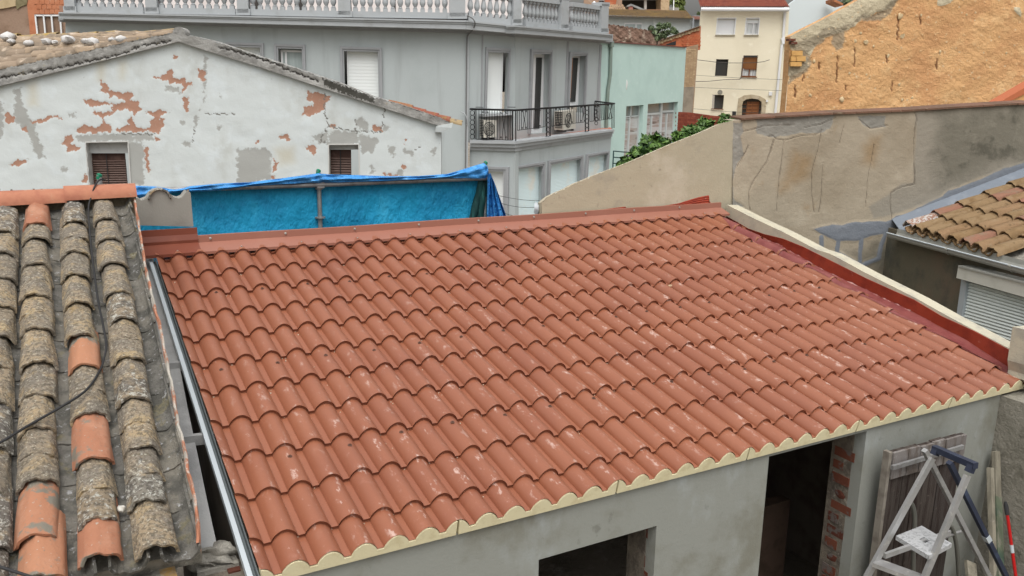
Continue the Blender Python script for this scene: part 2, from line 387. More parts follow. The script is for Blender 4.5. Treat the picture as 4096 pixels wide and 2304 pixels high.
# ------------------------------------------------------------------ right verge: membrane, pleated flashing, coping
c5 = cr(3072, 768, .53); c4 = cr(2600, 500, .4141)
XC = 5.985; PC = Plane((XC, 0, 0), (-1, 0, 0)); PRF = roofplane(.066)
up_px = [c4(735, 880), c4(830, 930), c4(950, 1000), c4(1100, 1052), c4(1290, 1098), c5(110, 350), c5(260, 410), c5(480, 520), c5(740, 650), c5(950, 745), c5(1100, 810), c5(1310, 935), c5(1560, 1050), c5(1850, 1205)]
lo_px = [c4(735, 895), c4(830, 960), c4(945, 1035), c4(1110, 1105), c4(1280, 1165), c5(110, 415), c5(240, 485), c5(420, 590), c5(710, 722), c5(870, 800), c5(1070, 892), c5(1250, 990), c5(1500, 1120), c5(1812, 1322)]
mm_px = [c4(690, 890), c4(800, 985), c4(900, 1050), c4(1050, 1130), c4(1200, 1215), c4(1340, 1290), c4(1500, 1365), c5(300, 560), c5(500, 690), c5(720, 800), c5(950, 940), c5(1190, 1060), c5(1460, 1190), c5(1812, 1392)]
m_pleat = mk('pleated red flashing', (.309, .049, .024), [('noise', (.225, .033, .019), 9, .4, .7), ('noise', (.468, .244, .187), 11, .64, .74, {'amt': .6})], rough=.6)
m_memb = mk('mauve sealing membrane', (.201, .061, .055), [('noise', (.163, .043, .041), 6, .4, .7), ('noise', (.325, .143, .131), 9, .6, .75, {'amt': .6})], rough=.4, bump=(12, .012, {'det': 3}))
def sampl(P, n):
    P = np.array(P, float); t = np.linspace(0, len(P)-1, n); i = np.arange(len(P)); return [(np.interp(a, i, P[:, 0]), np.interp(a, i, P[:, 1])) for a in t]
N_ = 8
for b in range(N_):                                 # overlapping pleated lengths
    n = 12; U = sampl(up_px, 13*n+1); Lw = sampl(lo_px, 13*n+1); i0 = int(b*13*n/N_); i1 = int((b+1)*13*n/N_)
    G = []
    for q in range(26):
        t = q/25; G.append([PC((U[i][0]*(1-t)+Lw[i][0]*t), (U[i][1]*(1-t)+Lw[i][1]*t), .004+.005*(q % 2)+.004*t+.006*(1-(i-i0)/(i1-i0+1e-9))) for i in range(i0, i1+1)])
    mb = MB(); mb.grid(G); part(mb, 'pleated_flashing', m_pleat, house)
mb = MB(); Lw = sampl(lo_px, 80); Mm = sampl(mm_px, 80); G = []
for i in range(80):
    a = PC(*Lw[i], .016); c = PRF(Lw[i][0]*.28+Mm[i][0]*.72, Lw[i][1]*.28+Mm[i][1]*.72); row = []
    for t in np.linspace(0, 1.03, 22):
        p = a*(1-t)+c*t+np.array([0, 0, -.02*math.sin(math.pi*t)+.003*math.sin(i*.9+t*4)]); s_ = -(p[1]*cT+p[2]*sT); h = p@NR
        if p[0] < 35.15*W: h2 = wave(p[0]/W)+((s_/RS) % 1)*ST+.004; p = p+NR*((h2 if t > .75 else max(h, h2))-h)
        row.append(p)
    G.append(row)
mb.grid(G); part(mb, 'verge_membrane', m_memb, house, 'mauve waterproof membrane along the right verge', sm=60)
m_smear = mk('pale pink sealant', (.5, .3, .27), [('noise', (.3, .1, .09), 14, .42, .58)], rough=.7)
mb = MB(); G = []
for i in range(10, 62):
    a = PC(*Lw[i], .022+.004*math.sin(i*1.7)); c = PC(Lw[i][0]-12, Lw[i][1]+14, .034); G.append([a+UPZ*.008*math.sin(i*2.3), a*.5+c*.5+UPZ*.006, c])
mb.grid(G); part(mb, 'sealant_bead', m_smear, house, sm=60)
# red pleated flashing rising up the corner behind the ridge
m_beige = mk('sand coloured render', (.4, .355, .262), [('noise', (.29, .235, .145), 1.3, .5, .68, {'amt': .8, 'det': 4}), ('noise', (.3, .275, .225), 2.6, .54, .7, {'amt': .7}), ('noise', (.49, .44, .345), 1.7, .5, .68, {'amt': .8}), ('noise', (.22, .19, .15), 11, .62, .74, {'amt': .5}), ('noise', (.2, .17, .13), 30, .68, .76, {'amt': .5})], bump=[(5, .02, {'s': .4}), (50, .003)])
PB = wall((0, .172, 0), 90)
mb = MB(); c5b = cr(2100, 780, .3494); tp = [c5b(740, 205), c5b(850, 185), c5b(890, 165), c5b(1155, 132), c5b(1157, 155), c5b(1400, 142), c5b(1620, 118), c5b(1760, 95), c5b(1900, 50), c5b(2000, 22), c5b(2108, 2), c5b(2112, 70), c5b(2180, 150), c5b(2255, 210)]
T = sampl(tp, 90); G = []
for q in range(14):
    t = q/13; G.append([PB(p[0], p[1]*(1-t)+t*(p[1]*0+np.interp(p[0], [2350, 2830, 2890], [862, 838, 868])), .006+.006*(q % 2)+(.07*max(0, (p[0]-2840)/50)*t)) for p in T])
mb.grid(G); part(mb, 'corner_flashing', m_pleat, house, 'pleated red flashing curling up at the rear corner')
# ------------------------------------------------------------------ coping wall
coping = MB(); ct = [c4(742, 770), c4(1000, 900), c4(1300, 1040), c4(1600, 1200), c5(480, 470), c5(740, 612), c5(1100, 792), c5(1400, 960), c5(1850, 1196)]
E_ = [PC(*p) for p in sampl(ct, 30)]
for i in range(29):
    a, b = E_[i], E_[i+1]; o = np.array([.17, 0, -.012])
    z0 = np.array([0, 0, GZ])
    for P in ([a, b, b+o, a+o], [a, b, b*[1, 1, 0]+z0, a*[1, 1, 0]+z0], [a+o, b+o, (b+o)*[1, 1, 0]+z0, (a+o)*[1, 1, 0]+z0]): coping.poly(P)
m_cope = mk('pale cement coping', (.46, .428, .331), [('noise', (.35, .331, .276), 5, .45, .7), ('noise', (.23, .221, .184), 40, .62, .72, {'amt': .6})], bump=(60, .004))
single(coping, 'coping_wall', m_cope, 'pale sloping coping wall along the right edge of the red roof', 'wall', base=(XC+.08, -1.7, GZ))
# ------------------------------------------------------------------ beige wall behind the ridge
bt = interp([(2160, 812), (2172, 806), (2185, 790), (2200, 782), (2230, 768), (2262, 754), (2300, 733), (2335, 720), (2380, 700), (2520, 648), (2700, 570), (2800, 531), (2880, 495), (2937, 481)])
gx = grid_wall(PB, 2166, 2936, lambda x: bt(x)+3*math.sin(x*.31)*math.sin(x*.07), lambda x: 905, 7, {}, lambda X, Y, A: .006*fbm(X, Y, .012, 3))
for i in range(1): pass
n0 = len(gx.v); pr = [PB(x, bt(x)+1) for x in range(2166, 2937, 14)]
bk = [p+np.array([0, .07, -.012]) for p in pr]
gx.grid([pr, bk]); cz = PB(2936, 490); gx.poly([cz, cz+[0, .07, 0], (cz[0], .43, GZ), (cz[0], .172, GZ)])
gx.poly([pr[0], bk[0], (bk[0][0], .43, GZ), (pr[0][0], .172, GZ)]); gx.poly([bk[0], bk[-1], (bk[-1][0], .43, GZ), (bk[0][0], .43, GZ)])
single(gx, 'garden_wall', m_beige, 'sand coloured rendered wall whose top climbs to the right behind the red ridge', 'wall', base=(4.8, .3, GZ), sm=50)
mb = MB()                                           # grit caught along the lips and in the troughs
for i in range(220):
    k = random.randint(0, 34); j = random.randint(1, 10); s_ = j*RS+random.choice([.012, .02, .05, .1, .2])*random.random(); mb.lump(rp(k*W+random.uniform(-.016, .016), s_, ((s_/RS) % 1)*ST+.002), random.uniform(.0025, .006), i, 1)
part(mb, 'grit', mk('mortar grit', (.5, .4, .31)), house, stuff=True)
# ================================================================== left neighbour: old barrel tile roof
PIT = R(19); P0 = wall((0, -3.5, 0), 90)(403, 2212); NL = np.array([0, -math.sin(PIT), math.cos(PIT)]); UL = np.array([0, math.cos(PIT), math.sin(PIT)])
rot = R(1.4); cr_, sr_ = math.cos(rot), math.sin(rot)
def yaw(v): return np.array([v[0]*cr_+v[1]*sr_, -v[0]*sr_+v[1]*cr_, v[2]])
NL = yaw(NL); UL = yaw(UL); XL = yaw(np.array([1., 0, 0])); PL = Plane(P0, NL)
m_tile = mk('weathered clay tile', (.354, .276, .182), [('rand', (.283, .23, .165), .2, .9), ('noise', (.218, .19, .154), 6, .4, .6), ('noise', (.448, .333, .182), 9, .5, .66, {'amt': .7}), ('noise', (.118, .098, .072), 48, .47, .58, {'amt': .8, 'ro': .75}), ('noise', (.496, .46, .374), 62, .55, .63, {'amt': .8, 'ro': .7}), ('noise', (.354, .23, .077), 5, .64, .75, {'amt': .5})], bump=[(75, .016), (20, .012)])
m_tile2 = mk('lichen grey clay tile', (.224, .204, .168), [('rand', (.291, .231, .158), .3, .9), ('noise', (.146, .132, .116), 8, .4, .6), ('noise', (.078, .066, .053), 52, .48, .58, {'amt': .7}), ('noise', (.493, .484, .43), 34, .52, .6, {'ro': .78}), ('noise', (.37, .275, .158), 6, .56, .68, {'amt': .7})], bump=[(70, .017), (20, .012)])
m_tile3 = mk('clean terracotta tile', (.36, .17, .098), [('rand', (.31, .135, .08), .3, .9), ('noise', (.43, .24, .16), 5, .5, .75, {'amt': .7}), ('noise', (.2, .17, .13), 60, .62, .68), ('noise', (.17, .155, .125), 6.5, .56, .63), ('noise', (.36, .35, .31), 45, .64, .7, {'amt': .7})], bump=[(60, .004), (12, .006)], rough=.8)
m_chan = mk('mossy channel tile', (.142, .135, .121), [('rand', (.176, .162, .135), .2, .9), ('noise', (.081, .078, .068), 9, .42, .62), ('noise', (.338, .338, .338), 24, .57, .66, {'ro': .75}), ('noise', (.203, .176, .095), 7, .6, .7, {'amt': .6})], bump=[(60, .015), (18, .01)])
def barrel(r0, r1, L, drop, flip=False, span=172, th=.012, jit=0, seed=0, n=14, m_=6):
    g = np.random.default_rng(seed); mb = MB(); ph = g.uniform(0, 6, 6)
    def ring(y, rr, ins):
        r = r0+(r1-r0)*y/L-ins; row = []
        for k in range(n+1):
            a = R(90+span/2-span*k/n); 
            w_ = jit*(math.sin(a*5+ph[0]+y*9)+.7*math.sin(a*11+ph[1]))*(1 if not ins else .8)
            yy = y+(jit*2.2*(math.sin(a*4+ph[2])+.6*math.sin(a*9+ph[3])) if y == 0 else 0)
            x = (r+w_)*math.cos(a)*1.03; z = (r+w_)*math.sin(a)-r0-drop*y/L
            row.append((x, yy, z if not flip else -z))
        return row
    ys = [L*i/m_ for i in range(m_+1)]
    A = [ring(y, 0, 0) for y in ys]; B = [ring(y, 0, th) for y in ys]
    if flip: A, B = B, A
    na = len(mb.v); mb.grid(A); nb = len(mb.v); mb.grid(B)
    c = n+1
    for base_, s_ in ((0, 1), (m_*c, -1)):
        for k in range(n): mb.f.append([na+base_+k, na+base_+k+1, nb+base_+k+1, nb+base_+k])
    for k in (0, n):
        for i in range(m_): mb.f.append([na+i*c+k, na+(i+1)*c+k, nb+(i+1)*c+k, nb+i*c+k])
    return mb
COV = [smooth(barrel(.088, .074, .42, .022, jit=.0034, seed=i).mesh('cover_tile'), 50) for i in range(5)]
CHN = [smooth(barrel(.086, .076, .42, -.02, True, 165, jit=.002, seed=i+20).mesh('channel_tile'), 50) for i in range(4)]
for ms in COV: ms.materials.append(m_tile)
for ms in CHN: ms.materials.append(m_chan)
COVM = {m_tile2: [], m_tile3: []}
for k_ in COVM:
    for ms in COV[:3]:
        c = ms.copy(); c.materials.clear(); c.materials.append(k_); COVM[k_].append(c)
old = thing('old_tile_house', (-.9, -1.8, GZ), 'neighbouring house at left under a weathered lichen covered barrel tile roof', 'house')
def tilt(P, j=.02):
    a = random.uniform(-j, j); b = random.uniform(-j, j)*.5; X = XL+UL*a; Y = UL-XL*a+NL*b
    X /= np.linalg.norm(X); Y /= np.linalg.norm(Y); return frame(P, X*random.uniform(.94, 1.06), Y, np.cross(X, Y)*random.uniform(.95, 1.04))
c1_ = cr(0, 700, .53); c2_ = cr(0, 1536, .53)
cols = {3: [c1_(800, 315), c1_(825, 467), c1_(855, 650), c1_(892, 868), c1_(930, 1066), c1_(967, 1365), c2_(1010, 92), c2_(1068, 457), c2_(1110, 862), c2_(1185, 1208)],
        2: [c1_(560, 335), c1_(563, 565), c1_(568, 735), c1_(590, 945), c1_(605, 1190), c1_(638, 1420), c2_(672, 205), c2_(702, 548), c2_(738, 1000), c2_(752, 1275)],
        1: [c1_(270, 350), c1_(272, 460), c1_(265, 655), c1_(258, 890), c1_(272, 1143), c1_(280, 1395), c2_(268, 312), c2_(275, 708), c2_(270, 1130), c2_(305, 1432)]}
fresh = {(1, 0): m_tile3, (1, 8): m_tile3, (1, 9): m_tile3, (2, 0): m_tile2, (2, 5): m_tile3, (2, 7): m_tile3, (2, 8): m_tile2, (2, 9): m_tile3, (3, 4): m_tile2, (3, 6): m_tile2, (3, 8): m_tile2, (3, 9): m_tile}
colx = {}
for c, L_ in cols.items():
    H = [PL(x, y) for x, y in L_]; colx[c] = [(h-P0)@XL for h in H]
    if c == 1: H.insert(7, (H[6]*.5+H[7]*.5)) if False else None
    for i, h in enumerate(H):
        mt = fresh.get((c, i)); k = random.randrange(3)
        me = COVM[mt][k] if mt in COVM else COV[random.randrange(5)]
        inst(me, 'cover_tile', old, tilt(h, .03), label='clean orange terracotta roof tile' if mt is m_tile3 else None)
        if i+1 < len(H) and (H[i]-H[i+1])@UL > .36: inst(COV[i % 5], 'cover_tile', old, tilt((h+H[i+1])/2-NL*.012))
su0 = (PL(21, 912)-P0)@UL
for c in (0, -1):
    for i in range(11):
        s_ = su0-.31*i+random.uniform(-.02, .02)+(.1 if c else 0)
        if s_ < -.25: break
        inst(random.choice(COV+COVM[m_tile2]), 'cover_tile', old, tilt(P0+XL*(-.215*(2-c)+.004+random.uniform(-.006, .006))+UL*s_, .03))
top_s = (PL(424, 790)-P0)@UL
for c in (-1.5, -.5, .5, 1.5, 2.5, 3.5):
    i = 0; s_ = -.04+random.uniform(-.02, .02)
    while s_ < top_s-.05:
        xx = .215*(c-2)+random.uniform(-.006, .006)+.0
        if c == 3.5: xx = .215*1.44
        inst(random.choice(CHN), 'channel_tile', old, tilt(P0+XL*xx+UL*s_-NL*.128, .02)); s_ += .3+random.uniform(-.02, .03); i += 1
Lr = top_s+.15; mb = MB()                           # bedding mortar / deck under the tiles
mb.prism([P0+XL*-.8-NL*.17+UL*.05, P0+XL*.405-NL*.17+UL*.05, P0+XL*.405-NL*.17+UL*Lr, P0+XL*-.8-NL*.17+UL*Lr], -NL*.08)
part(mb, 'roof_deck', m_mortar, old)
c7 = cr(500, 2050, .2329)
PE = wall(P0-UL*.0+np.array([0, .06, 0]), 90)
mb = MB(); zt = (P0-NL*.24)[2]
flat_box(mb, -1.7, -.42, P0[1]+.05, P0[1]+.3, GZ, zt+.02); flat_box(mb, -1.7, -.42, P0[1]+.3, .4, GZ, zt+.02)
part(mb, 'wall', m_mortar, old)
m_ybrick = mk('ochre stained brick', (.36, .27, .17), [('noise', (.42, .25, .07), 12, .5, .65), ('noise', (.5, .46, .4), 10, .55, .7)], bump=(40, .006))
for i, (x0, x1) in enumerate(((-.83, -.72), (-.7, -.6), (-.575, -.51), (-.49, -.425))):
    mb = MB(); flat_box(mb, x0, x1, P0[1]-.03, P0[1]+.12, zt-.035, zt+.012+.003*i); part(mb, 'cornice_brick', m_ybrick, old)
# ridge tiles along the top
m_ridge = mk('orange ridge tile', (.383, .165, .1), [('noise', (.306, .116, .074), 8, .4, .7), ('noise', (.34, .291, .21), 10, .62, .75, {'amt': .7})], bump=(60, .002), rough=.8)
pr = Plane(P0+UL*(top_s+.13), (0, -1, 0.25))
a, b, c, d = pr(-60, 786), pr(262, 770), pr(255, 766), pr(541, 752)
for (p, q) in ((a, b), (c, d)):
    L = np.linalg.norm(q-p); X = (q-p)/L; mb2 = barrel(.098, .093, L, 0, span=178, seed=3); me = smooth(mb2.mesh('ridge_tile')); me.materials.append(m_ridge)
    Y = X; Z = UPZ-X*(UPZ@X); Z /= np.linalg.norm(Z); Xx = np.cross(Y, Z)
    inst(me, 'ridge_tile', old, frame(p+Z*.035+np.array([0, .0, 0])+(np.array([0, 0, .006]) if p is c else 0), Xx, Y, Z))
mb = MB(); p = P0+UL*(top_s+.04); lo = PL.off(-.06)
mb.prism([pr(-60, 770), pr(541, 742), pr(545, 800)-UPZ*.12, pr(-60, 830)-UPZ*.12], (0, .2, -.02)); part(mb, 'ridge_mortar', mk('mossy mortar', (.19, .16, .11), [('noise', (.1, .085, .06), 10, .4, .65), ('noise', (.28, .24, .15), 25, .58, .7)], bump=(50, .015)), old)
# mortar edging and concrete strip beside the red roof
edge = [(540, 795), (552, 870), (561, 925), (575, 1010), (588, 1090), (600, 1130), (618, 1220), (640, 1290), (655, 1370), (672, 1460), (690, 1540), (700, 1600), (712, 1690), (735, 1760), (752, 1870), (775, 1960), (790, 2040), (795, 2170)]
PG = PL.off(-.045); mb = MB(); G = []
for i, p in enumerate(sampl(edge, 60)):
    a = PG(*p); j = .006*math.sin(i*1.9)+.004*math.sin(i*5.1); G.append([a+[-.012, 0, -.02], a+[-.006+j*.6, 0, .004+j*.6], a+[.004+j*.5, 0, .0], a+[.007, 0, -.06]])
mb.grid(G); part(mb, 'mortar_edge', mk('pale mortar edging', (.42, .39, .34), [('noise', (.4, .17, .1), 5, .47, .55), ('noise', (.5, .47, .42), 30, .55, .7)], bump=(60, .01)), old, sm=60)
PK = roofplane(-.05)
lft = [(560, 935), (585, 1020), (625, 1240), (665, 1440), (700, 1640), (733, 1840), (765, 2000), (800, 2200)]
rgt = [(606, 1030), (618, 1036), (660, 1240), (714, 1440), (752, 1640), (795, 1840), (828, 2000), (872, 2200)]
mb = MB(); A = [PK(*p) for p in sampl(lft, 20)]; B = [PK(*p) for p in sampl(rgt, 20)]; A = [a+[-.06, 0, 0] for a in A]
mb.grid([A, B, [q+[0, 0, -.5] for q in B]]); part(mb, 'concrete_strip', m_conc, old, 'grey concrete strip between the two roofs')
for (x0, y0, x1, y1) in ((690, 1470, 728, 1466), (765, 1762, 840, 1756)):
    mb = MB(); a = PK(x0, y0)-[.05, 0, -.006]; b = PK(x1, y1)+[.03, 0, .006]; mb.bar(a, b, .035, .06); part(mb, 'concrete_tie', m_conc, old)
mb = MB(); mb.lump(PK(868, 2185)+[.0, -.03, -.03], .1, 4, 3, (.9, .7, .5), .3); mb.lump(PK(815, 2215)+[0, 0, -.03], .075, 5, 3, (1, .8, .6), .3); part(mb, 'mortar_lump', m_mortar, old, sm=80)
mb = MB(); a = PK(900, 2240); flat_box(mb, a[0]-.13, a[0]+.06, a[1]-.02, a[1]+.2, GZ, a[2]-.02); part(mb, 'pillar', m_mortar, old)
for i, (x, y) in enumerate(((858, 2290), (925, 2225), (930, 2262))):
    mb = MB(); p = PK(x, y)+[0, -.05, -.06]; mb.box(p, ((1, 0, 0), (0, 1, 0), (0, 0, 1)), (.028, .02, .05 if i == 0 else .02)); part(mb, 'brick', m_brick, old)
# ------------------------------------------------------------------ loose things on the old roof
m_cable = mk('black cable', (.025, .025, .026), rough=.6)
def cable(name, pts, lab, r=.006, mt=m_cable): 
    mb = MB(); mb.tube(pts, r, 6); return single(mb, name, mt, lab, 'cable', sm=80)
def spl(P, n):                                      # Catmull-Rom through points
    P = [V3(p) for p in P]; P = [2*P[0]-P[1]]+P+[2*P[-1]-P[-2]]; out = []
    for i in range(1, len(P)-2):
        for t in np.linspace(0, 1, n, endpoint=False):
            a, b, c, d = P[i-1:i+3]; out.append(.5*(2*b+(c-a)*t+(2*a-5*b+4*c-d)*t*t+(3*b-a-3*c+d)*t**3))
    return out+[P[-2]]
PT = PL.off(.012); PV = PL.off(-.05)
pc = [pr(425, 726)+UPZ*.0+[0, .1, 0], pr(400, 727)+UPZ*.012+[0, .02, 0], pr(378, 748)+[0, -.06, .012], pr(362, 785)+[0, -.08, 0], PV(354, 830), PV(358, 910), PV(366, 1000), PV(377, 1090), PV(392, 1200), PV(412, 1300), PV(425, 1380), PV(417, 1430), PV(400, 1480), PT(345, 1560), PT(240, 1630), PT(100, 1710), PT(0, 1770), PT(-80, 1800)]
cable('cable', spl(pc, 8), 'black cable hanging over the orange ridge and running down between old tiles', .0065)
cable('cable', spl([PT(-60, 2255), PT(0, 2268), PT(55, 2285), PT(120, 2306), PT(200, 2330)], 6), 'short black cable crossing the lowest tiles at the bottom left corner', .0065)
mb = MB(); p = PL.off(-.085)(597, 1349); mb.lathe((0, 0, 0), [(.0, .0), (.042, 0), (.046, .004), (.04, .009), (.014, .012), (.01, .007), (0, .007)], 24)
o = single(mb, 'washer', mk('grey rubber disc', (.08, .08, .075), rough=.6), 'round grey rubber disc lying on the edge tiles of the old roof', 'disc', base=(0, 0, 0), sm=40)
o.matrix_world = frame(p, XL*.93-NL*.36, UL, NL*.93+XL*.36)
m_stone = mk('pale stone', (.62, .6, .55), [('noise', (.5, .48, .42), 30, .5, .7)])
for nm, p, r, sq, lab in (('stone', PL.off(-.07)(484, 2036), .018, (1, .8, 1), 'small pale stone caught between two old barrel tiles'), ('stone', rp(1.095, 2.35*RS+.02, .016), .02, (1, 1.1, .7), 'white pebble lying in a trough of the red roof'), ('mortar_crumb', rp(3.98, 4.2*RS, .04), .017, (1.5, .7, .7), 'small tan crumb of mortar in the middle of the red roof')):
    mb = MB(); mb.lump(p, r, len(lab), 2, sq); single(mb, nm, m_stone if 'white' in lab or 'pale' in lab else mk('tan mortar crumb', (.4, .28, .18)), lab, 'stone', sm=60)
# ------------------------------------------------------------------ rendered gable stub behind the ridge
c8 = cr(500, 640, .29); PS = wall((0, .2, 0), 90)
stub = thing('gable_stub', PS(650, 900), 'grey rendered end of a low roof with its wavy top beside the old tile ridge', 'wall stub')
P = [c8(110, 545), c8(170, 520), c8(225, 560), c8(300, 530), c8(340, 470), c8(390, 425), c8(470, 400), c8(540, 410), c8(600, 455), c8(680, 515), c8(740, 530), c8(790, 510), c8(830, 460), c8(850, 435), c8(905, 455), c8(945, 920), c8(150, 900)]
mb = MB(); mb.prism([PS(*p) for p in P], (0, .14, 0)); part(mb, 'wall', mk('smooth grey render', (.26, .255, .23), [('noise', (.21, .2, .18), 3, .45, .7)], bump=(50, .003)), stub)
me = smooth(barrel(.086, .08, .42, .02, seed=5).mesh('barrel_tile')); me.materials.append(m_tile2)
inst(me, 'barrel_tile', stub, frame(PS(*c8(465, 388))+[0, -.015, 0], (1, 0, 0), (0, .97, -.24), (0, .24, .97)))
me = smooth(barrel(.086, .08, .42, -.02, True, seed=6).mesh('channel_tile')); me.materials.append(m_tile2)
for q in (c8(215, 560), c8(745, 540)): inst(me, 'channel_tile', stub, frame(PS(*q)+[0, .02, -.006], (1, 0, 0), (0, .97, -.24), (0, .24, .97)))
# ------------------------------------------------------------------ scaffold with netting and tarpaulin
m_galv = mk('galvanised tube', (.3, .3, .3), [('noise', (.2, .19, .18), 12, .45, .7), ('noise', (.42, .42, .41), 30, .6, .7)], rough=.5, metal=.5)
YS = .8; PSc = wall((0, YS, 0), 90); c22 = cr(1024, 0, .53); c2b = cr(1850, 620, .1941)
sc = thing('scaffold', (1.47, YS, GZ), 'steel tube scaffold with a top rail behind the red ridge', 'scaffold')
xl, xm, xr = PSc(400, 740)[0], PSc(1275, 730)[0], PSc(1942, 640)[0]; zr = PSc(1275, 737)[2]
for x, zt_ in ((xl, PSc(398, 700)[2]), (xm, PSc(1272, 682)[2]), (xr, PSc(1940, 650)[2])):
    mb = MB(); mb.tube([(x, YS, GZ), (x, YS, zt_)], .021, 10); part(mb, 'pole', m_galv, sc, sm=40)
    mb = MB(); mb.tube([(x-.005, YS, zt_-.035), (x+.004, YS, zt_+.004), (x+.008, YS, zt_+.012)], [.021, .023, .012], 8); part(mb, 'pole_cap', mk('green tape', (.01, .17, .09), rough=.5), sc)
mb = MB(); mb.tube([(xl-.3, YS-.045, zr+.012), (xm, YS-.045, zr), (xr+.02, YS-.045, zr-.0)], .024, 10); part(mb, 'rail', m_galv, sc, sm=40)
mb = MB(); mb.tube([(xm, YS, zr-.05), (xm, YS, zr+.045)], .034, 10); mb.box((xm, YS-.035, zr), ((1, 0, 0), (0, 1, 0), (0, 0, 1)), (.035, .03, .03)); part(mb, 'clamp', m_galv, sc, sm=40)
zc_ = PSc(1277, 870)[2]; mb = MB(); mb.tube([(xm, YS, zc_-.006), (xm, YS, zc_+.006)], .05, 12); part(mb, 'collar', m_galv, sc)
m_net = mk('blue debris netting', (.016, .32, .568), [('noise', (.013, .243, .462), 2.2, .42, .62), ('noise', (.039, .397, .66), 4, .55, .72, {'st': (1, 1, .4)}), ('noise', (.039, .128, .211), 60, .68, .74, {'amt': .5})], rough=.6, bump=[(5, .07, {'st': (1, 1, .6), 'det': 4}), (300, .002)])
def cloth(P_top, P_bot, nx, nz, fold, seed):
    g = np.random.default_rng(seed); ph = g.uniform(0, 6, 8); G = []
    for j in range(nz+1):
        t = j/nz; row = []
        for i in range(nx+1):
            a = V3(P_top[i]); b = V3(P_bot[i]); u = i/nx
            d = fold*(math.sin(u*19+ph[0]+t*2)+.7*math.sin(u*41+ph[1]-t*3)+.5*math.sin(u*7+t*9+ph[2])+.5*math.sin(u*13-t*12+ph[3]))
            row.append(a*(1-t)+b*t+np.array([0, d*(.25+.75*t), 0]))
        G.append(row)
    return G
def lerp_pts(pts, n): 
    q = sampl(pts, n+1); return q
mb = MB(); PN = wall((0, YS+.02, 0), 90); zb = -.45
xs = np.linspace(PN(470, 770)[0]-.25, xr-.06, 121); mb.grid(cloth([(x, YS+.03, zr+.01) for x in xs], [(x-.03, YS+.05, zb) for x in xs], 120, 24, .012, 2))
o = single(mb, 'debris_netting', m_net, 'taut turquoise blue debris netting hung from the scaffold rail', 'netting', sm=70)
mb = MB(); m_gnet = mk('dark green netting', (.012, .06, .06), [('noise', (.006, .03, .03), 8, .4, .65, {'st': (3, 1, .4)}), ('noise', (.03, .14, .13), 12, .55, .7, {'st': (4, 1, .4)})], rough=.7)
tp = [PN(x, 712) for x in np.linspace(1905, 1952, 13)]; bt_ = [PN(x, 900) for x in np.linspace(1862, 1955, 13)]
mb.grid(cloth([p+[0, -.05, 0] for p in tp], [p+[0, -.04, 0] for p in bt_], 12, 12, .012, 5)); single(mb, 'green_netting', m_gnet, 'dark green netting bunched at the right end of the blue screen', 'netting', sm=70)
m_tarp = mk('bright blue tarpaulin', (.045, .258, .612), [('noise', (.027, .175, .486), 5, .45, .65), ('noise', (.108, .368, .72), 7, .55, .7)], rough=.4, bump=[(9, .04, {'st': (1, 1, 2), 'det': 4}), (40, .006)], spec=.4)
topE = [(540, 742), (620, 745), (700, 758), (760, 744), (880, 733), (1000, 728), (1130, 712), (1240, 697), (1275, 692), (1320, 697), (1440, 700), (1560, 704), (1680, 703), (1790, 695), (1850, 678), (1900, 662), (1938, 651), (1950, 663)]
botE = [(540, 800), (620, 790), (690, 770), (760, 768), (880, 762), (1000, 745), (1130, 737), (1240, 731), (1275, 733), (1320, 730), (1440, 727), (1560, 724), (1680, 718), (1790, 714), (1850, 712), (1900, 714), (1940, 716), (1956, 700)]
mb = MB(); PQ = wall((0, YS-.075, 0), 90); A = sampl(topE, 200); B = sampl(botE, 200); G = []
for i in range(200):
    row = []
    for t in np.linspace(-.25, 1, 12):
        x = A[i][0]*(1-max(t, 0))+B[i][0]*max(t, 0); y = A[i][1]*(1-max(t, 0))+B[i][1]*max(t, 0)
        y += 3.2*math.sin(i*.21+t*5)*t*(1-t)*2 if t > 0 else 0
        d = .03*math.sin(math.pi*max(t, 0))+.012*math.sin(i*.13+t*11)+.008*math.sin(i*.37-t*7)
        p = PQ(x, y, d)
        if t < 0: p = p+np.array([0, -t*.5, t*.12])
        row.append(p)
    G.append(row)
mb.grid(G)
flap_t = [(1950, 700), (1962, 692), (1970, 712), (1978, 730)]; flap_b = [(1946, 895), (1975, 893), (2000, 888), (2032, 884)]
A = sampl(flap_t, 25); B = sampl(flap_b, 25); G = []
for j in range(15):
    t = j/14; G.append([PQ(A[i][0]*(1-t)+B[i][0]*t, A[i][1]*(1-t)+B[i][1]*t, .02+.035*math.sin(i*.75+t)*(.3+t)+.02*math.sin(i*1.7-2*t)) for i in range(25)])
mb.grid(G); single(mb, 'tarpaulin', m_tarp, 'crumpled bright blue tarpaulin draped over the scaffold rail', 'tarpaulin', sm=70)
# three line wires right of the tarpaulin
for (x0, y0, x1, y1, w_) in ((1985, 780, 2190, 803, 'topmost'), (2000, 812, 2150, 829, 'middle'), (2010, 851, 2140, 867, 'lowest')):
    a, b = wall((0, 1.0, 0), 90)(x0, y0), wall((0, .45, 0), 90)(x1, y1); cable('line_wire', [a+(b-a)*t-UPZ*.02*math.sin(math.pi*t) for t in np.linspace(0, 1, 9)], w_+' of three thin washing line wires between tarpaulin and sand wall', .0025)
mb = MB(); mb.lump(PB(2163, 838)+[-.02, .05, 0], .045, 9, 2, (.6, .5, 1.3), .35); single(mb, 'mortar_lump', m_white, 'white plaster lump holding the line wires at the end of the sand wall', 'plaster', sm=60)
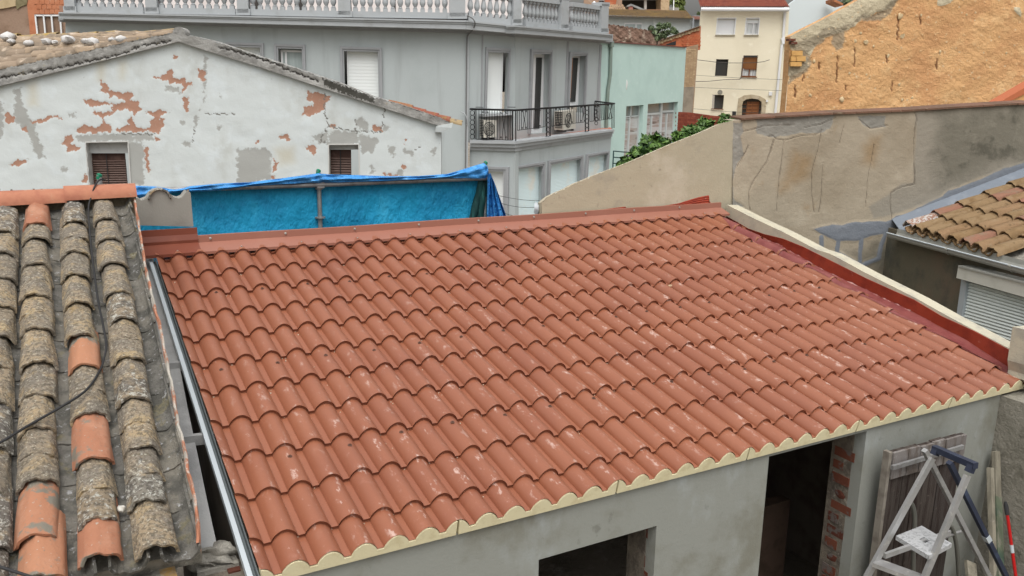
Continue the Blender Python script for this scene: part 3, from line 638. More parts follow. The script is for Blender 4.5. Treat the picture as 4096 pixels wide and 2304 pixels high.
# ================================================================== right: cracked wall, neighbour house
c4 = cr(2600, 500, .4141); r5 = cr(3072, 0, .53); nq = cr(3450, 550, .283); Nq = cr(3500, 850, .276)
def xf(f, P): return [f(*p) for p in P]
PW2 = wall((6.046, .17, 0), 111)
m_crackw = mk('cracked tan render', (.345, .297, .225), [('noise', (.285, .24, .175), 1.2, .42, .68), ('noise', (.29, .2, .11), 2.6, .6, .72, {'amt': .6}), ('noise', (.41, .36, .28), 3, .55, .72, {'amt': .7}),
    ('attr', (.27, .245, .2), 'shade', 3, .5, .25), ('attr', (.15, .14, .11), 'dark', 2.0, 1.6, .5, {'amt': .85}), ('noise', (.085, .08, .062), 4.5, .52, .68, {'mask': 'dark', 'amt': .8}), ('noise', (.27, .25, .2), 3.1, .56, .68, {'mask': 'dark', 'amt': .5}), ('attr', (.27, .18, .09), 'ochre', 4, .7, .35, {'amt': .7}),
    ('attr', (.25, .24, .212), 'grey', 7, 1.0, .14), ('noise', (.36, .34, .3), 7, .58, .66, {'mask': 'grey', 'amt': .7}), ('attr', (.165, .182, .208), 'blue', 6, .6, .16), ('noise', (.22, .235, .26), 5, .52, .7, {'mask': 'blue', 'amt': .6}), ('attr', (.09, .07, .05), 'crack', 5, 1.5, .4, {'amt': .5}), ('noise', (.16, .14, .11), 9, .66, .78, {'amt': .6})], bump=[(9, .012), (70, .003)])
tl = interp([(2930, 482), (2960, 480), (3100, 471), (3340, 457), (3640, 445), (3900, 428), (4160, 414)])
greyP = [xf(c4, [(770, -30), (910, -30), (905, 60), (870, 120), (880, 200), (900, 290), (840, 400), (812, 470), (805, 560), (800, 640), (830, 740), (900, 790), (735, 790), (690, 850), (700, 600), (760, 300)]),
         xf(r5, [(-80, 880), (280, 880), (500, 870), (450, 980), (380, 1000), (270, 1012), (130, 1035), (0, 1025), (-80, 1000)]), xf(r5, [(680, 872), (900, 860), (905, 950), (780, 972), (720, 940)])]
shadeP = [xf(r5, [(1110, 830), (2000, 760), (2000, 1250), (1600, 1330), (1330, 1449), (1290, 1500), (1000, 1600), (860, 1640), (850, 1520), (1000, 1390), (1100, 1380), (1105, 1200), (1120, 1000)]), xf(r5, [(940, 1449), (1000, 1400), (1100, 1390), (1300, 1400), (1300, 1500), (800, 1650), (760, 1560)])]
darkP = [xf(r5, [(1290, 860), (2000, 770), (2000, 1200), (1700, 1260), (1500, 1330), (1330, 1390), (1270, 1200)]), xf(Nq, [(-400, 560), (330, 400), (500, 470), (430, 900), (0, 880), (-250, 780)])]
ochreP = [xf(r5, [(770, 1035), (850, 1030), (840, 1110), (800, 1245), (715, 1230), (725, 1100)]), xf(r5, [(230, 1160), (330, 1190), (310, 1330), (180, 1400), (80, 1400), (190, 1280)]), xf(c4, [(1400, 250), (1480, 300), (1350, 620), (1260, 640)])]
blueP = [xf(nq, [(2400, 320), (2283, 350), (2000, 430), (1850, 490), (1650, 590), (1400, 690), (1200, 760), (1130, 830), (1000, 890), (750, 990), (640, 1060), (480, 1105), (420, 1150), (330, 1190), (220, 1180), (100, 1185), (0, 1205), (-100, 1190), (-300, 1250), (-420, 1240), (-600, 1275), (-700, 1295), (-560, 1370), (-350, 1460), (-100, 1450), (100, 1400), (340, 1360), (420, 1500), (560, 1420), (900, 1200), (1300, 1050), (1800, 850), (2400, 640)])]
strips = [xf(cr(3072, 768, .53), L_) for L_ in ([(400, 340), (405, 420)], [(530, 340), (520, 480)], [(705, 330), (690, 545)], [(885, 310), (850, 420), (830, 500), (700, 555)], [(540, 470), (700, 550)])]
crackL = [xf(r5, L_) for L_ in ([(1105, 845), (1125, 890), (1110, 1000), (1100, 1080), (1105, 1320), (1100, 1390)], [(405, 980), (385, 1130), (345, 1250), (330, 1330), (330, 1449), (340, 1530), (350, 1600)], [(800, 1090), (770, 1240), (750, 1380), (735, 1560)], [(0, 1030), (40, 1020), (60, 1045), (130, 1055), (250, 1025), (350, 1020), (410, 985)], [(40, 1050), (0, 1190)], [(570, 950), (535, 1080)], [(120, 1060), (100, 1200), (60, 1600)], [(420, 1230), (405, 1449), (385, 1600)], [(280, 960), (400, 940), (510, 890)], [(690, 900), (770, 970), (900, 945)])]
crackL += [xf(c4, L_) for L_ in ([(950, 200), (885, 330), (845, 400)], [(1200, 140), (1130, 350), (1010, 530), (955, 660), (965, 820)], [(900, 60), (1090, 10), (1400, -5)])] + [xf(nq, L_) for L_ in ([(405, 790), (400, 900), (405, 1150)], [(725, 0), (725, 150), (740, 500), (730, 650), (560, 690), (470, 730), (405, 790)])]
wx = lambda X, Y: (X+16*fbm(X, Y, .018, 31)+7*fbm(X, Y, .09, 33), Y+14*fbm(X, Y, .02, 32)+6*fbm(X, Y, .1, 34))
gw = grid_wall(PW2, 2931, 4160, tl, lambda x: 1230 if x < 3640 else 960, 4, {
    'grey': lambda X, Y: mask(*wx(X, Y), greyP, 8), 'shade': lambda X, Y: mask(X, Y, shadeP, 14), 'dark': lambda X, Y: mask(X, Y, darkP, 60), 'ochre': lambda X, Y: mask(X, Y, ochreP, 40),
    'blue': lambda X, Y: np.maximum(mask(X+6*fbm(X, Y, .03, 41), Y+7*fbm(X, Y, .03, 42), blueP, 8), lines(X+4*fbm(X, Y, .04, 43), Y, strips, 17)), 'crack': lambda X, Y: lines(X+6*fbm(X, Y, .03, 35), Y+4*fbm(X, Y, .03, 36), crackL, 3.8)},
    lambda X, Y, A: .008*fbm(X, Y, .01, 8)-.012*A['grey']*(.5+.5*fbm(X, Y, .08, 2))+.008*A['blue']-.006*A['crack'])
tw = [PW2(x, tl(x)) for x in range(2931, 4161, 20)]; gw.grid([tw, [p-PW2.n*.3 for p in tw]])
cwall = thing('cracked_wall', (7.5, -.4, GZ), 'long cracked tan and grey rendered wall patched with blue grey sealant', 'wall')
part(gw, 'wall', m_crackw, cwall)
m_captile = mk('dark cap tile', (.12, .07, .045), [('rand', (.17, .09, .06), 0, 1), ('noise', (.2, .15, .1), 25, .55, .7)])
for i in range(26):
    x0 = 2962+i*46; mb = MB(); a, b = PW2(x0, tl(x0)-2), PW2(x0+45, tl(x0+45)-2); j = random.uniform(-.006, .006)
    mb.prism([a+PW2.n*(.03+j)+UPZ*.014, b+PW2.n*(.03+j)+UPZ*.014, b-PW2.n*.33+UPZ*.03, a-PW2.n*.33+UPZ*.03], -UPZ*.02); part(mb, 'cap_tile', m_captile, cwall)
GP = PW2(3550, 930); NB = wall(GP, 21); NU = NB.u if NB.u@az(21) > 0 else -NB.u      # NU points away along the gutter
nb = thing('patio_house', GP*[1, 1, 0]+[-.3, -1, GZ], 'low house at right with a grey gutter and old barrel tiles against the cracked wall', 'house')
m_nwall = mk('stained olive brown wall', (.135, .123, .088), [('noise', (.164, .123, .088), 1.4, .45, .68), ('noise', (.082, .081, .066), 2.3, .48, .7), ('noise', (.197, .176, .132), 5, .6, .78, {'amt': .5})], bump=(40, .004))
mb = MB(); a = GP-NU*.0; b = GP-NU*3.4; z1 = GP[2]+.06
mb.prism([(a[0], a[1], z1), (b[0], b[1], z1), (b[0], b[1], GZ), (a[0], a[1], GZ)], -NB.n*.25); part(mb, 'wall', m_nwall, nb)
# gutter
g0 = NB.off(.15)(3547, 931); g1 = NB.off(.15)(4125, 1084); gd = g1-g0; Lg = np.linalg.norm(gd); gd /= Lg; gn = NB.n
prof = [(-.13, .045), (-.13, -.0), (-.118, -.03), (-.095, -.055), (-.065, -.066), (-.03, -.06), (-.008, -.038), (0, 0)]
prof = prof+[(o-.004 if o > -.06 else o+.004, z+.003) for o, z in prof[::-1]]
mb = MB(); mb.prism([g0+gn*o+UPZ*z for o, z in prof], gd*Lg); m_gut = mk('grey gutter', (.36, .36, .33), [('noise', (.29, .29, .26), 5, .45, .75)], rough=.5)
gu = part(mb, 'gutter', m_gut, nb)
mb = MB(); mb.tube([g0, g1], .009, 8); part(mb, 'gutter_bead', m_white, gu, sm=50)
for px_ in ((3786, 996), (4040, 1063)):
    p = NB.off(.15)(*px_); mb = MB()
    G = [[p+gn*(o*1.03+.002)+UPZ*(z*1.05)+gd*t for o, z in prof[1:8]] for t in (-.014, .014)]; mb.grid(G); mb.tube([p-gd*.016, p+gd*.016], .014, 8); part(mb, 'gutter_clip', m_gut, gu)
# barrel tiles, axis rising away from the gutter
m_tile4 = mk('buff barrel tile', (.201, .129, .064), [('rand', (.223, .108, .053), .55, 1), ('rand', (.223, .156, .087), .0, .35, {'amt': .6}), ('noise', (.151, .092, .041), 7, .45, .7), ('noise', (.234, .166, .098), 12, .55, .72), ('noise', (.078, .051, .026), 26, .6, .7)], bump=(60, .005))
m_tile4b = mk('dusky pink barrel tile', (.224, .112, .073), [('noise', (.185, .134, .09), 9, .45, .68), ('noise', (.084, .062, .045), 26, .62, .72)], bump=(60, .005))
m_tile4c = mk('white lichen barrel tile', (.252, .14, .098), [('noise', (.42, .406, .385), 36, .47, .56, {'ro': .7})], bump=(60, .005))
C4 = {}
for mt in (m_tile4, m_tile4b, m_tile4c):
    C4[mt] = []
    for ms in COV: c = ms.copy(); c.materials.clear(); c.materials.append(mt); C4[mt].append(c)
CH4 = CHN[0].copy(); CH4.materials.clear(); CH4.materials.append(m_tile4)
E0 = NB.off(.06)(*Nq(425, 135)); ua = az(111)
def img(p): d = V3(p)-CAM; z = d@FW; return 2048+F*(d@RT)/z, 1152-F*(d@UP)/z
best = min(np.arange(4, 40, .25), key=lambda p: abs((lambda q, e: (q[1]-e[1])/(q[0]-e[0]))(img(E0+(ua*math.cos(R(p))+UPZ*math.sin(R(p)))*1.2), img(E0))+.385))
nu = ua*math.cos(R(best))+UPZ*math.sin(R(best)); nx = -NU; nn = np.cross(nx, nu); nn = nn if nn[2] > 0 else -nn
sp = .212
for c in range(8):
    for r_ in range(6):
        p = E0+nx*(sp*c+random.uniform(-.006, .006))+nu*(.32*r_+random.uniform(-.015, .015)+(.04 if c == 0 else 0)-c*.004); a = random.uniform(-.02, .02); X = nx+nu*a; Y = nu-nx*a
        X = X/np.linalg.norm(X); Y = Y/np.linalg.norm(Y)
        mt = m_tile4c if (c, r_) == (0, 0) else m_tile4b if (c, r_) in ((5, 0), (0, 1), (1, 3), (5, 2), (3, 3)) else m_tile4
        inst(random.choice(C4[mt]), 'cover_tile', nb, frame(p, X, Y, np.cross(X, Y)))
        if c < 7:
            p2 = E0+nx*sp*(c+.5)+nu*(.32*r_-.02)-nn*.128; inst(CH4, 'channel_tile', nb, frame(p2, nx, nu, np.cross(nx, nu)))
mb = MB(); q0 = E0-nn*.17-nx*.2+nu*.03; mb.prism([q0, q0+nx*2.2, q0+nx*2.2+nu*2.2, q0+nu*2.2], -nn*.05); part(mb, 'roof_deck', m_mortar, nb)
mb = MB(); q0 = E0-nn*.17-nx*.1+nu*.05; mb.box(q0+nx*1.0-UPZ*.02, (nx, UPZ, np.cross(nx, UPZ)), (1.1, .04, .02)); part(mb, 'fascia', mk('brown fascia', (.1, .055, .04)), nb)
mb = MB(); q = [E0-nn*.06-nx*.12, E0-nn*.13-nx*.05, E0-nn*.2+nx*.02-nx*.09]; G = [[p+nu*t for t in np.linspace(0, 2.4, 5)] for p in (PW2.off(.01)(*nq(415, 1150)), E0-nn*.15-nx*.11, E0-nn*.17-nx*.04, E0-nn*.1+nx*.0)]
mb.grid(G); part(mb, 'sealed_joint', mk('blue grey sealant', (.165, .19, .225), [('noise', (.22, .245, .28), 6, .5, .75)], bump=(20, .006), rough=.6), nb, sm=60)
# roller shutter window
win = MB(); P = [NB(*Nq(1208, 772), .14), NB(*Nq(1178, 948), .14), NB(*Nq(2400, 1296), .14), NB(*Nq(2400, 1078), .14)]
win.prism(P, -NB.n*.16); sb = part(win, 'shutter_box', mk('cream shutter box', (.598, .585, .52), [('noise', (.52, .507, .442), 4, .5, .75)], rough=.6), nb)
mb = MB(); mb.prism([NB(*Nq(1206, 764), .155), NB(*Nq(1204, 788), .155), NB(*Nq(2400, 1096), .155), NB(*Nq(2400, 1068), .155)], -NB.n*.17); part(mb, 'box_lip', m_gut, sb)
mb = MB(); mb.prism([NB(*Nq(1252, 975), .07), NB(*Nq(1326, 996), .07), NB(*Nq(1232, 1650), .07), NB(*Nq(1158, 1640), .07)], -NB.n*.1); part(mb, 'shutter_guide', m_white, nb)
m_slat = mk('pale shutter slat', (.75, .8, .775), [('noise', (.66, .704, .676), 3, .45, .7)], rough=.55)
for i in range(15):
    y0 = 1000+46*i; xl_ = 1326-(y0-1000)*.145; f_ = .283+.0012*i
    a, b = (xl_, y0), (2420, y0+(2420-xl_)*f_); c_, d_ = (2420, b[1]+44), (xl_-6.4, y0+43)
    p = [NB(*Nq(*q), .03) for q in (a, b, c_, d_)]; mb = MB(); mid = [(p[0]*.4+p[3]*.6)+NB.n*.012, (p[1]*.4+p[2]*.6)+NB.n*.012]
    mb.grid([[p[0], p[1]], mid, [p[3], p[2]], [p[3]-NB.n*.012, p[2]-NB.n*.012]]); part(mb, 'shutter_slat', m_slat, nb)
# ================================================================== right foreground: rough wall, pillar and stored things
mb = MB(); flat_box(mb, 5.6, 5.9, -6.3, YW+.0, GZ, -.88)
m_rough = mk('rough cast wall', (.26, .245, .205), [('noise', (.16, .15, .12), 4, .42, .66), ('noise', (.34, .32, .28), 12, .58, .75)], bump=[(24, .03), (90, .006)])
single(mb, 'side_wall', m_rough, 'rough cast grey wall closing the yard at the right edge under the eave', 'wall', base=(5.75, -4.8, GZ))
PP = wall((0, -3.42, 0), 90); mb = MB(); P = [PP(4050, 1306), PP(4030, 1440), PP(4033, 1478), PP(4028, 1500), PP(4062, 1528), PP(4160, 1520), PP(4160, 1290), PP(4080, 1305)]
mb.prism(P, (0, -.26, 0)); q = PP(4062, 1528); flat_box(mb, 5.93, 6.3, -3.7, -3.4, GZ, q[2]-.0)
single(mb, 'pillar', m_cope, 'short pale pillar at the lower end of the sloping coping', 'pillar', base=(6.1, -3.5, GZ))
Lq = cr(3450, 1780, .3617); c6 = cr(3072, 1536, .53)
zA = -1.0; LA, LB = [Plane((0, 0, zA), (0, 0, 1))(*q) for q in ((3730, 1832), (3870, 1901))]
ab = (LB-LA)/np.linalg.norm(LB-LA); perp = np.cross(ab, UPZ)
PLa, PLb = Plane(LA, ab), Plane(LB, ab)
La2 = PLa(3497, 2254); Lb2 = PLb(3700, 2304)
def toz(a, b, z): t = (z-a[2])/(b[2]-a[2]); return a+(b-a)*t
La3, Lb3 = toz(LA, La2, GZ), toz(LB, Lb2, GZ)
lad = thing('stepladder', ((La3+Lb3)/2), 'aluminium stepladder with blue top handle standing before the old plank door', 'ladder')
m_alu = mk('worn aluminium', (.46, .46, .46), [('noise', (.36, .36, .35), 8, .45, .7), ('noise', (.68, .67, .62), 20, .58, .7, {'amt': .6})], rough=.4, metal=.55)
m_blue = mk('navy enamel', (.028, .034, .056), [('noise', (.045, .06, .1), 9, .5, .7), ('noise', (.4, .4, .42), 28, .7, .75, {'amt': .7})], rough=.5)
for a, b in ((LA, La3), (LB, Lb3)):
    mb = MB(); mb.bar(a, b, .025, .045, ab); part(mb, 'rail', m_alu, lad)
PT2 = Plane((LA+LB)/2, perp); h0, h1 = PLa(3747, 1797), PLb(3889, 1858)
mb = MB()
for a, b in ((LA-(La3-LA)*.01, h0), (h0+(h0-h1)*.04, h1+(h1-h0)*.04), (LB-(Lb3-LB)*.01, h1)): mb.bar(a+(a-b)*.04, b+(b-a)*.05, .04, .045, ab if a is not h0 else perp)
part(mb, 'top_handle', m_blue, lad)
PR = Plane((LA*.35+LB*.65), ab); r0, r1 = PR(3797, 1849), PR(3953, 2163); r2 = toz(r0, r1, GZ)
for k, mt_ in ((0, m_blue),):
    mb = MB(); mb.bar(r0, r2, .035, .03, ab); part(mb, 'rear_leg', mt_, lad)
mb = MB(); mb.bar(r0+(r1-r0)*.93, r0+(r1-r0)*1.0, .04, .036, ab); part(mb, 'leg_sleeve', m_white, lad)
off_ = -ab*.2; mb = MB(); mb.bar(r0+off_+(r1-r0)*.0, r2+off_, .035, .03, ab); part(mb, 'rear_leg', m_alu, lad)
tt = (2143-1832)/(2254-1832); zp = None
pz = min(np.linspace(0, 1, 400), key=lambda t: abs(img(LA+(La3-LA)*t)[1]-2140)); zp = (LA+(La3-LA)*pz)[2]
PZ = Plane((0, 0, zp), (0, 0, 1)); pc = [PZ(*q) for q in ((3584, 2143), (3687, 2102), (3808, 2174), (3716, 2223))]
mb = MB(); ctr = sum(pc)/4; hole = [ctr+(p-ctr)*.2 for p in pc]; mb.holed(pc, [hole], -UPZ*.03); part(mb, 'platform', mk('dusty tread plate', (.55, .56, .57), [('noise', (.36, .37, .38), 30, .48, .62, {'dist': 1.5})], rough=.45, metal=.4), lad)
mb = MB(); mb.box(ctr-UPZ*.02, (pc[1]-pc[0], pc[3]-pc[0], UPZ), (.05, .05, .004)); part(mb, 'tread_insert', m_dark, lad)
for py in (2250, 2450):
    pz2 = min(np.linspace(0, 1, 400), key=lambda t: abs(img(LA+(La3-LA)*t)[1]-py)); a = LA+(La3-LA)*pz2; b = LB+(Lb3-LB)*pz2; mb = MB(); mb.bar(a, b, .09, .03, perp); part(mb, 'step', m_alu, lad)
mb = MB(); a, b = PZ(3540, 2212)-UPZ*.02, PZ(3800, 2120)-UPZ*.02; mb.bar(a, b, .02, .035); part(mb, 'brace', m_alu, lad)
# old plank door leaning on the wall
PD = PW.off(.13); door = thing('plank_door', PD(3650, 2600)*[1, 1, 0]+[0, 0, GZ], 'old dark plank door leaning against the grey wall behind the ladder', 'door')
m_plk = mk('old brown plank', (.05, .041, .037), [('rand', (.066, .054, .047), .1, .9), ('noise', (.029, .019, .016), 8, .42, .65, {'st': (3, 1, .3)}), ('noise', (.109, .089, .076), 30, .62, .72, {'amt': .7})], bump=(30, .006, {'st': (4, 1, .4)}))
m_plg = mk('whitewashed plank', (.208, .192, .184), [('rand', (.16, .144, .136), .1, .9), ('noise', (.12, .1, .088), 9, .45, .62, {'st': (2, 1, .4)}), ('noise', (.288, .28, .272), 18, .58, .7)], bump=(30, .006, {'st': (4, 1, .4)}))
tx = [930, 1045, 1135, 1235, 1325, 1440, 1482]; ty = interp([(930, 515), (1482, 372)]); sy = interp([(930, 705), (1482, 545)])
for i in range(6):
    a, b = PD(*c6(tx[i]+2, ty(tx[i])+random.uniform(-4, 6))), PD(*c6(tx[i+1]-2, ty(tx[i+1]))); c_, d_ = PD(*c6(tx[i+1]-2, sy(tx[i+1]))), PD(*c6(tx[i]+2, sy(tx[i])))
    z0 = (c_[2]+d_[2])/2; j = np.array([0, random.uniform(-.004, .004), 0]); mb = MB(); mb.prism([a+j, (b[0], b[1], a[2])+j, (b[0], b[1], GZ+.03)+j, (a[0], a[1], GZ+.03)+j], (0, .025, 0)); part(mb, 'plank', m_plk, door)
    mb = MB(); o = np.array([0, -.022, 0]); mb.prism([a+j+o, (b[0], b[1], a[2])+j+o, (b[0], b[1], z0)+j+o, (a[0], a[1], z0)+j+o], (0, .02, 0)); part(mb, 'top_board', m_plg, door)
a, b = PD(*c6(935, 632), .05), PD(*c6(1470, 478), .05); b[2] = a[2]; mb = MB(); mb.bar(a, b, .03, .02, UPZ); part(mb, 'metal_strip', m_galv, door)
a = PD(*c6(918, 520), .02); mb = MB(); mb.prism([a, a+[.03, 0, 0], (a[0]+.03, a[1], GZ+.02), (a[0], a[1], GZ+.02)], (0, .05, 0)); part(mb, 'edge_batten', mk('grey batten', (.22, .2, .17), [('noise', (.15, .13, .11), 8, .45, .65)]), door)
# stored timber and poles in the corner
m_tim = mk('grey timber', (.25, .23, .18), [('noise', (.17, .155, .12), 6, .42, .65, {'st': (3, 3, .3)}), ('noise', (.33, .31, .27), 20, .6, .75)], bump=(30, .004, {'st': (3, 3, .3)}))
m_timg = mk('green stained timber', (.1, .12, .08), [('noise', (.2, .19, .15), 6, .45, .65, {'st': (3, 3, .5)}), ('noise', (.04, .07, .05), 5, .5, .7)])
def lean(name, mt, q0, w_, t_, dY, lab, cat, q1, grp=None):
    a = PW.off(dY)(*q0); b = PW.off(dY+.22)(*q1); b = toz(a, b, GZ+.01); mb = MB(); mb.bar(a, b, w_, t_, (1, 0, 0)); return single(mb, name, mt, lab, cat, grp)
lean('timber', m_tim, c6(1720, 508), .065, .03, .06, 'tallest grey timber standing in the corner beside the rough wall', 'timber', c6(1742, 1400), 'timbers in the corner')
lean('timber', m_tim, c6(1677, 632), .04, .035, .12, 'narrow grey timber in front of the tallest one in the corner', 'timber', c6(1700, 1400), 'timbers in the corner')
lean('timber', m_timg, c6(1735, 850), .07, .02, .16, 'green stained board among the timbers in the corner', 'timber', c6(1755, 1440), 'timbers in the corner')
lean('timber', m_tim, c6(1790, 1112), .075, .03, .1, 'short wide timber right of the green stained board', 'timber', c6(1800, 1600), 'timbers in the corner')
lean('timber', m_tim, c6(1525, 1345), .085, .03, .14, 'very short timber end standing below the ladder platform', 'timber', c6(1560, 1700), 'timbers in the corner')
a, b = PW.off(.3)(4024, 2022), PW.off(.45)(4063, 2304); b2 = toz(a, b, GZ+.01); d = (b2-a)/np.linalg.norm(b2-a)
pole = thing('red_pole', b2, 'thin red pole with black grip leaning beside the rough wall', 'pole')
mb = MB(); mb.tube([a+d*.06, b2], .012, 8); part(mb, 'shaft', mk('red paint', (.4, .012, .012), rough=.4), pole, sm=40)
mb = MB(); mb.tube([a-d*.03, a, a+d*.07], [.008, .016, .015], 8); part(mb, 'grip', m_dark, pole, sm=40)
mb = MB(); mb.tube([a+d*.3, a+d*.36], .0135, 8); part(mb, 'sticker', m_white, pole)
bent = thing('bent_tube_frame', PW.off(.25)(3720, 2500)*[1, 1, 0]+[0, 0, GZ], 'grey metal frame with bent tube legs behind the ladder', 'frame'); PU = PW.off(.22)
for L_ in ([(1060, 890), (1085, 905), (1102, 960), (1108, 1040), (1100, 1200), (1095, 1449)], [(1360, 1062), (1385, 1080), (1410, 1150), (1428, 1260), (1440, 1449)]):
    P = spl([PU(*c6(*q)) for q in L_], 5); P.append(np.array([P[-1][0], P[-1][1], GZ+.01])); mb = MB(); mb.tube(P, .016, 8); part(mb, 'tube_leg', mk('matt grey tube', (.12, .12, .105), rough=.6), bent, sm=50)
mb = MB(); a, b = PU(*c6(1085, 1250)), PU(*c6(1430, 1260)); mb.tube([a, (b[0], b[1], a[2])], .012, 8); part(mb, 'cross_tube', m_galv, bent, sm=50)
# ================================================================== white gable house
k1 = cr(0, 0, .53); k2 = cr(1024, 0, .53)
GA = wall(atd(800, 500, 14), 113); gn_ = GA.n
gh = thing('gable_house', GA(900, 560)*[1, 1, 0]+np.array([0, 0, GZ])-gn_*3, 'old whitewashed gable house with peeling plaster behind the blue tarpaulin', 'house')
TC = [xf(k1, P) for P in ([(745, 605), (800, 625), (820, 660), (810, 680), (870, 690), (930, 700), (995, 690), (1000, 720), (985, 760), (1045, 755), (1050, 790), (1070, 830), (1035, 840), (1020, 880), (1005, 845), (950, 820), (880, 835), (855, 850), (840, 825), (860, 800), (810, 790), (750, 800), (700, 805), (640, 785), (630, 755), (700, 745), (735, 765), (810, 770), (870, 785), (945, 770), (930, 745), (890, 740), (850, 715), (830, 740), (815, 705), (770, 695), (750, 690), (770, 660)],
    [(705, 835), (760, 850), (820, 840), (870, 850), (800, 880), (770, 895), (740, 870), (710, 860)], [(1145, 580), (1180, 575), (1215, 585), (1250, 540), (1300, 515), (1315, 590), (1340, 600), (1395, 585), (1405, 625), (1455, 620), (1450, 640), (1420, 645), (1400, 680), (1380, 705), (1370, 670), (1385, 640), (1330, 625), (1290, 640), (1270, 610), (1200, 600)],
    [(1290, 450), (1310, 410), (1350, 430), (1320, 445)], [(1495, 520), (1540, 520), (1550, 560), (1545, 600), (1515, 610), (1495, 580)], [(1380, 730), (1425, 730), (1420, 840), (1395, 840), (1385, 790)],
    [(1095, 835), (1150, 850), (1200, 825), (1250, 840), (1265, 860), (1200, 870), (1200, 900), (1240, 900), (1235, 940), (1205, 990), (1200, 1015), (1160, 1000), (1140, 990), (1090, 990), (1020, 1000), (960, 990), (900, 1000), (870, 985), (920, 960), (970, 940), (965, 900), (990, 885), (1015, 905), (1010, 945), (1060, 970), (1130, 965), (1135, 910), (1165, 890), (1150, 865), (1105, 860)],
    [(570, 990), (620, 940), (720, 965), (780, 930), (770, 900), (810, 930), (850, 970), (830, 1000), (760, 990), (720, 1010), (680, 1000), (650, 1000), (590, 1010)], [(500, 1020), (550, 1020), (545, 1060), (535, 1085), (580, 1105), (610, 1100), (600, 1130), (540, 1145), (510, 1150), (500, 1100), (465, 1085), (480, 1050)],
    [(70, 1235), (150, 1205), (205, 1215), (190, 1235), (135, 1255), (80, 1255)], [(40, 850), (70, 850), (110, 890), (110, 925), (70, 935), (35, 910)], [(230, 915), (300, 900), (360, 880), (400, 870), (460, 880), (475, 910), (440, 890), (380, 885), (360, 920), (310, 925), (250, 930)],
    [(1085, 1105), (1125, 1125), (1115, 1200), (1130, 1250), (1130, 1320), (1105, 1270), (1095, 1180)], [(1170, 1030), (1205, 1040), (1205, 1065), (1175, 1060)], [(610, 1375), (650, 1310), (665, 1330), (660, 1380)], [(165, 960), (200, 950), (205, 1000), (170, 990)])]
TC += [xf(k2, P) for P in ([(385, 675), (420, 700), (470, 695), (510, 715), (560, 725), (565, 765), (520, 770), (525, 820), (480, 840), (420, 880), (350, 865), (365, 800), (440, 800), (430, 770), (385, 755)], [(180, 1020), (225, 1015), (255, 1020), (260, 1060), (180, 1050)], [(360, 1120), (420, 1090), (455, 1110), (455, 1150), (430, 1170), (400, 1130)], [(545, 940), (600, 940), (600, 970), (550, 965)], [(870, 945), (950, 955), (955, 995), (890, 985)],
    [(130, 1190), (150, 1220), (170, 1240), (150, 1290), (120, 1300), (135, 1240)], [(110, 1330), (140, 1330), (140, 1365), (115, 1365)], [(965, 1300), (990, 1310), (1080, 1320), (1060, 1335), (970, 1330)], [(1115, 1045), (1140, 1050), (1125, 1100)], [(1100, 1245), (1140, 1250), (1130, 1275), (1100, 1270)], [(0, 1060), (20, 1065), (25, 1085), (0, 1085)])]
GC = [xf(k1, P) for P in ([(105, 680), (155, 660), (160, 720), (175, 790), (210, 850), (215, 900), (260, 920), (270, 990), (300, 1080), (330, 1120), (320, 1170), (350, 1190), (280, 1200), (250, 1130), (235, 1060), (200, 1000), (170, 970), (120, 920), (100, 860), (115, 780)], [(-40, 740), (20, 780), (25, 900), (15, 1040), (-40, 1060)], [(1535, 420), (1565, 440), (1560, 520), (1550, 640), (1555, 740), (1530, 790), (1500, 850), (1490, 940), (1470, 960), (1465, 880), (1520, 800), (1540, 700), (1535, 560)],
    [(580, 1025), (700, 1010), (900, 1010), (1150, 1005), (1160, 1060), (640, 1075), (590, 1055)], [(960, 1075), (1085, 1075), (1080, 1180), (1095, 1400), (1000, 1400), (955, 1360)], [(1785, 1130), (1940, 1115), (1940, 1390), (1790, 1385)], [(1240, 640), (1340, 665), (1380, 700), (1260, 690)], [(515, 850), (570, 850), (570, 885), (520, 880)], [(1380, 1070), (1440, 1065), (1445, 1105), (1390, 1100)], [(1360, 910), (1400, 910), (1395, 945), (1365, 940)], [(1630, 950), (1670, 950), (1660, 980), (1635, 975)], [(450, 1265), (510, 1262), (510, 1300), (455, 1295)])]
GC += [xf(k2, P) for P in ([(-10, 1120), (80, 1120), (110, 1150), (115, 1250), (105, 1366), (-10, 1366)], [(550, 1000), (620, 985), (760, 1000), (780, 1090), (550, 1095)], [(750, 900), (800, 890), (850, 940), (840, 985), (760, 960)], [(985, 1100), (1050, 1095), (1055, 1160), (1030, 1190), (1000, 1130)], [(1110, 1120), (1190, 1140), (1180, 1180), (1120, 1160)], [(1325, 1120), (1360, 1120), (1360, 1180), (1330, 1175)], [(865, 1245), (890, 1245), (890, 1310), (870, 1310)], [(1060, 1290), (1120, 1280), (1100, 1325), (1060, 1320)], [(440, 1030), (540, 980), (540, 1060), (490, 1080), (430, 1060)], [(780, 1010), (930, 1050), (880, 1150), (790, 1160)], [(960, 940), (1005, 960), (1000, 1000), (965, 990)])]
YC = [xf(k1, [(210, 640), (270, 620), (290, 800), (220, 800)]), xf(k1, [(740, 480), (790, 480), (780, 600), (745, 600)]), xf(k1, [(905, 470), (945, 470), (940, 600), (905, 600)]), xf(k2, [(130, 1120), (280, 1110), (300, 1220), (180, 1260)])]
crk = [xf(k1, L_) for L_ in ([(1470, 970), (1450, 1080)], [(1550, 860), (1780, 860)], [(870, 1010), (1170, 1015)])]+[xf(k2, L_) for L_ in ([(970, 820), (955, 940), (940, 1000), (700, 985), (545, 950)], [(520, 700), (515, 830), (545, 950), (480, 1060), (550, 1095)], [(750, 900), (755, 1000)], [(1200, 1130), (1240, 1110)])]
